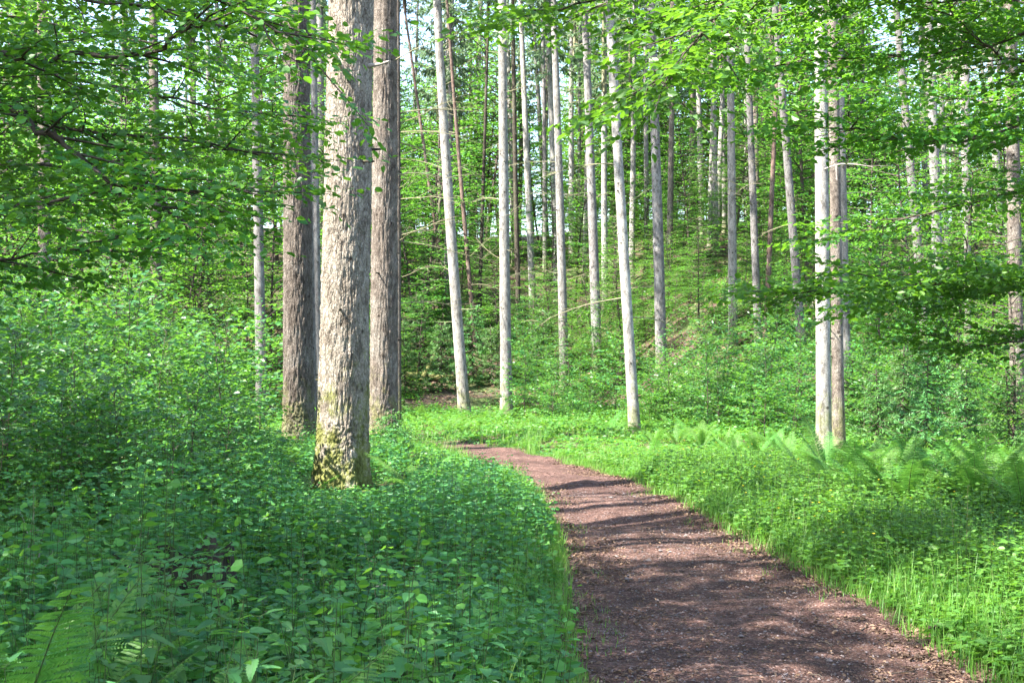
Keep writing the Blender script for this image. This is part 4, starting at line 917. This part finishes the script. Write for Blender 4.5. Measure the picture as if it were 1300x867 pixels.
def fern(x, y, L, el, n, label, group):
    t = empty('fern', (x, y, gz(x, y))); tag(t, label, 'fern', group); a0 = RNG.uniform(0, 6.28)
    for i in range(n):
        obj('frond', FRO[RNG.integers(0, 3)], t, (.02 * cos(a0), .02 * sin(a0), 0), (0, -el + RNG.normal(0, .13), a0), L * RNG.uniform(.75, 1.1)); a0 += 6.283 / n + RNG.normal(0, .2)
for px, d in [(1060, 17.2), (1090, 16.0), (1115, 17.6), (1140, 16.5), (1165, 18.0), (1190, 15.5), (1210, 17.2), (1235, 14.9), (1255, 16.4), (1280, 14.7), (1300, 13.8), (1320, 15.2), (1030, 18.8), (1000, 22.8), (1150, 14.7), (1222, 18.8), (1270, 18.4), (1125, 15.2), (1160, 16.4), (1195, 15.0), (1225, 16.6), (1250, 15.6), (1288, 15.2), (1312, 16.2), (1085, 16.6), (1178, 17.6), (1268, 17.2), (1240, 14.4), (1050, 17.8),
              (960, 24.2), (930, 25.1), (1075, 19.6), (1105, 20.0), (890, 27.4), (860, 28.4), (915, 27.9), (830, 29.8), (985, 26.0)]:
    fern((px - CX) / F * d, d, (RNG.uniform(.72, .98) if px > 1020 else RNG.uniform(.45, .7)), 1.12, 9, 'tall upright fern with fresh fronds standing in the right verge', 'ferns in the right verge')
for i in range(42):
    d = RNG.uniform(9.5, 19); px = RNG.uniform(-30, 345); x = (px - CX) / F * d
    fern(x, d, RNG.uniform(.5, .8), .62, 8, 'low arching fern between saplings and nettles left of the thickest trunk', 'ferns under the left thicket')
for px, d, L in [(8, 4.7, .98), (-50, 5.1, 1.05), (80, 4.3, .92), (150, 4.0, .88), (225, 4.1, .84), (45, 5.3, .8), (-14, 4.1, 1.0)]:
    fern((px - CX) / F * d, d, L, 1.18, 9, 'large fern close to the viewer in the lower left corner', 'ferns in the lower left corner')
for i in range(34):
    d = RNG.uniform(24, 48); px = RNG.uniform(505, 900); x = (px - CX) / F * d
    if path_dist([x], [d])[0] < .8 or (d < 34 and px < 700): continue
    fern(x, d, RNG.uniform(.6, .9), .8, 7, 'small fern in the sunny greenery where the path bends', 'ferns at the bend')
for px, d in [(560, 15.0), (585, 14.0), (372, 15.8), (530, 17.5)]:
    fern((px - CX) / F * d, d, .8, .9, 8, 'fern rising from the sunlit nettles in front of the thickest trunk', 'ferns in front of the thickest trunk')

# gravel and litter on the path
def stones(n, y0, y1, smin, smax, dlo, dhi):
    a = scatter(n, -3, 6, y0, y1, dlo, dhi, .5, .8); mb = MB()
    O = np.array([[1, 0, 0], [0, 1, 0], [-1, 0, 0], [0, -1, 0], [0, 0, 1], [0, 0, -1.0]]); FO = np.array([[0, 1, 4], [1, 2, 4], [2, 3, 4], [3, 0, 4], [1, 0, 5], [2, 1, 5], [3, 2, 5], [0, 3, 5]])
    s = smin + (smax - smin) * RNG.random(n) ** 3; V = O[None] * RNG.uniform(.6, 1.2, (n, 6, 1)) * s[:, None, None]; ang = RNG.uniform(0, 6.28, n); ca, sa = np.cos(ang)[:, None], np.sin(ang)[:, None]
    V = np.stack([V[..., 0] * ca - V[..., 1] * sa, V[..., 0] * sa + V[..., 1] * ca, V[..., 2] * .65], -1)
    V += np.stack([a[:, 0], a[:, 1], path_z(a[:, 0], a[:, 1]) - .05 * np.maximum(0, a[:, 2] + .14) + s * .2], 1)[:, None]
    mb.add(V.reshape(-1, 3), (np.arange(n)[:, None, None] * 6 + FO[None]).reshape(-1, 3), 0, np.repeat(RNG.random(n), 8)); return mb
tag(obj('gravel', stones(11000, 4.5, 20, .003, .014, -1.2, .05).mesh('gravel', M['pebble'])), 'loose grey and reddish gravel on the path', 'gravel', None, 'stuff')
def litter(n, y0, y1, dlo, dhi, smin, smax, x0=-3, x1=7, clump=None):
    a = scatter(n, x0, x1, y0, y1, dlo, dhi, .5, .9)
    if clump is not None: a = a[vnoise(a[:, 0] * 1.6, a[:, 1] * 1.6) + .5 * vnoise(a[:, 0] * 5, a[:, 1] * 5) + 1.2 * a[:, 2] > clump]; n = len(a)
    mb = MB(); t = RNG.uniform(0, 6.28, n)
    P = np.stack([a[:, 0], a[:, 1], np.maximum(path_z(a[:, 0], a[:, 1]), ground_h(a[:, 0], a[:, 1])) + .006], 1); D = np.stack([np.cos(t), np.sin(t), RNG.normal(0, .25, n)], 1)
    place_leaves(mb, P, D, np.tile([0, 0, 1.0], (n, 1)) + RNG.normal(0, .35, (n, 3)), RNG.uniform(smin, smax, n), RNG.uniform(.5, 1.3, n), HEXV * [1, 1, 2.5]); return mb
mb = litter(6000, 5, 26, -.24, .22, .02, .05)
tag(obj('leaf_litter', mb.mesh('leaf_litter', M['litter'])), 'dry leaves and wood chips gathered along the path edges', 'leaf litter', None, 'stuff')
mb = litter(13000, 5, 24, -.58, .15, .012, .040, clump=-.24)
tag(obj('leaf_litter', mb.mesh('leaf_litter', M['litter'])), 'drifts of brown leaves spilling from the verges onto the path', 'leaf litter', None, 'stuff')
a = scatter(70, -3, 6, 5, 22, -1.0, .1, .5, .9); mb = MB()
for x, y, d in a:
    q = RNG.uniform(0, 6.28); l = RNG.uniform(.05, .22); z = path_z(x, y) + .008; c1, s1 = cos(q) * l, sin(q) * l
    tube(mb, np.array([[x, y, z], [x + c1 * .5 + .01, y + s1 * .5, z + .006], [x + c1, y + s1, float(path_z(x + c1, y + s1)) + .007]]), [.004, .0035, .002], 5)
tag(obj('fallen_twigs', mb.mesh('fallen_twigs', M['twig'])), 'short dry twigs strewn over the gravel of the path', 'twigs', None, 'stuff')
tag(obj('path_stones', stones(130, 4.8, 20, .012, .034, -1.0, .05).mesh('path_stones', M['pebble'])), 'larger stones half bedded in the path', 'stones', None, 'stuff')
mb = litter(2500, 5, 18, -1.1, -.2, .012, .035)
tag(obj('leaf_litter', mb.mesh('leaf_litter', M['litter'])), 'scattered dry leaf bits lying on the gravel', 'leaf litter', None, 'stuff')
a = scatter(9000, -14, 20, 44, 80, .5, 60, 1); mb = MB(); t = RNG.uniform(0, 6.28, len(a))
place_leaves(mb, np.stack([a[:, 0], a[:, 1], ground_h(a[:, 0], a[:, 1]) + .02], 1), np.stack([np.cos(t), np.sin(t), RNG.normal(0, .3, len(a))], 1), np.tile([0, 0, 1.0], (len(a), 1)) + RNG.normal(0, .4, (len(a), 3)), RNG.uniform(.08, .2, len(a)), 1.1)
tag(obj('leaf_litter', mb.mesh('leaf_litter', M['litter'])), 'brown beech leaf litter on the bare slope behind the clearing', 'leaf litter', None, 'stuff')

# fallen wood
def log(pts, r, label, mat='mosswood', name='fallen_log', cat='log'):
    P = np.array(pts, float); c0 = P[0].copy(); mb = MB(); t = np.linspace(0, len(P) - 1, 22); Q = np.stack([np.interp(t, np.arange(len(P)), P[:, q]) for q in range(3)], 1) - c0
    Q += RNG.normal(0, r * .08, Q.shape); tube(mb, Q, r * np.linspace(1, .7, 22) * RNG.uniform(.9, 1.1, 22), 10)
    V2 = np.vstack([Q[0] + np.array([0, r * cos(a), r * sin(a)]) * .9 for a in np.linspace(0, 6.28, 9)[:-1]] + [Q[0] - np.array([r * .1, 0, 0])]); mb.add(V2, np.array([[q, 8, (q + 1) % 8] for q in range(8)]))
    for k in range(4):
        i = RNG.integers(3, 19); d = np.array([RNG.normal(0, .5), RNG.normal(0, .5), 1]); tube(mb, np.array([Q[i], Q[i] + d * r * 1.2, Q[i] + d * r * RNG.uniform(1.6, 3.5)]), [r * .25, r * .18, r * .1], 5)
    tag(obj(name, mb.mesh(name, M[mat]), None, c0), label, cat)
def gp(px, d, dz=0): x = (px - CX) / F * d; return [x, d, gz(x, d) + dz]
log([gp(512, 58, .25), gp(560, 57.5, .2), gp(630, 58, .2)], .16, 'mossy fallen log lying lowest at the back of the clearing')
log([gp(520, 62, .3), gp(575, 62, .55), gp(640, 62.5, .2)], .14, 'mossy fallen log lying higher on the slope behind the leaning pale spruce')
log([gp(535, 57, .2), gp(552, 59, .9), gp(570, 61, .4)], .10, 'thin mossy log propped crosswise over the other fallen logs')
log([(2.05 + .55, 8.9, .05), (2.2 + .55, 8.86, .06)], .018, 'short brown stick lying at the right edge of the path', 'stump', 'stick', 'stick')
log([(2.42 + .5, 8.75, .05), (2.52 + .5, 8.8, .06)], .02, 'stubby brown stick lying in the herbs just off the right edge', 'stump', 'stick', 'stick')
# rotten stump
d = 8.0; x, y, z = gp(222, d); a = np.linspace(0, 2 * pi, 48, endpoint=False); zz = np.linspace(-.1, 1, 16); mb = MB(); A, ZZ = np.meshgrid(a, zz)
top = .50 + .12 * vnoise(np.cos(a) * 2.2, np.sin(a) * 2.2); r = .27 * (1 + .35 * np.exp(-np.maximum(ZZ, 0) / .25)) * (1 + .18 * vnoise(np.cos(A) * 3, np.sin(A) * 3, ZZ * 1.5) + .07 * vnoise(np.cos(A) * 9, np.sin(A) * 9, ZZ * 3))
V = np.stack([np.cos(A) * r * 1.25, np.sin(A) * r, ZZ * top[None]], -1); V2 = np.vstack([V.reshape(-1, 3), [[0, 0, .3]]]); i = np.arange(15)[:, None]; j = np.arange(48)[None]
mb.add(V2, np.stack([i * 48 + j, i * 48 + (j + 1) % 48, (i + 1) * 48 + (j + 1) % 48, (i + 1) * 48 + j], -1).reshape(-1, 4), 0, None, True)
mb.add(V2, np.array([[15 * 48 + q, 15 * 48 + (q + 1) % 48, len(V2) - 1] for q in range(48)]))
stump = tag(obj('tree_stump', mb.mesh('tree_stump', M['stump']), None, (x, y, z)), 'dark rotten stump half hidden by ferns and nettles on the left', 'stump')
mb = MB(); n = 500; t = RNG.uniform(0, 6.28, n); rr = .32 * np.sqrt(RNG.uniform(.3, 1, n))
place_leaves(mb, np.stack([np.cos(t) * rr * 1.2, np.sin(t) * rr, np.interp(t, a, top) - .02 + RNG.normal(0, .02, n)], 1), np.stack([np.cos(t), np.sin(t), RNG.normal(-.2, .4, n)], 1), np.tile([0, 0, 1.0], (n, 1)) + RNG.normal(0, .4, (n, 3)), .035, 1.2)
tag(obj('moss', mb.mesh('moss', M['cover']), stump), None, kind='stuff')
def bare_twigs(px, d, n, L, label):
    x, y, z = gp(px, d); mb = MB(); g = Growth()
    for k in range(n):
        az = RNG.uniform(0, 6.28); q = g.line((RNG.normal(0, .12), RNG.normal(0, .12), .15), np.array([cos(az), sin(az) * .5, RNG.uniform(.15, 1.0)]), L * RNG.uniform(.5, 1), 6, .5, .2); tube(mb, q, np.linspace(.007, .002, 7), 4)
        for m in range(2):
            i = RNG.integers(2, 6); q2 = g.line(q[i], q[i] - q[i - 1] + RNG.normal(0, .1, 3), L * .3, 4, .4, .1); tube(mb, q2, np.linspace(.004, .0015, 5), 3)
    tag(obj('fallen_branch', mb.mesh('fallen_branch', M['dead']), None, (x, y, z)), label, 'branch')
bare_twigs(62, 7.4, 12, .85, 'tangle of bare grey twigs poking out of the ferns in the lower left')
bare_twigs(1232, 15.5, 4, .9, 'bare pale twigs lying over the herbs in the right verge')
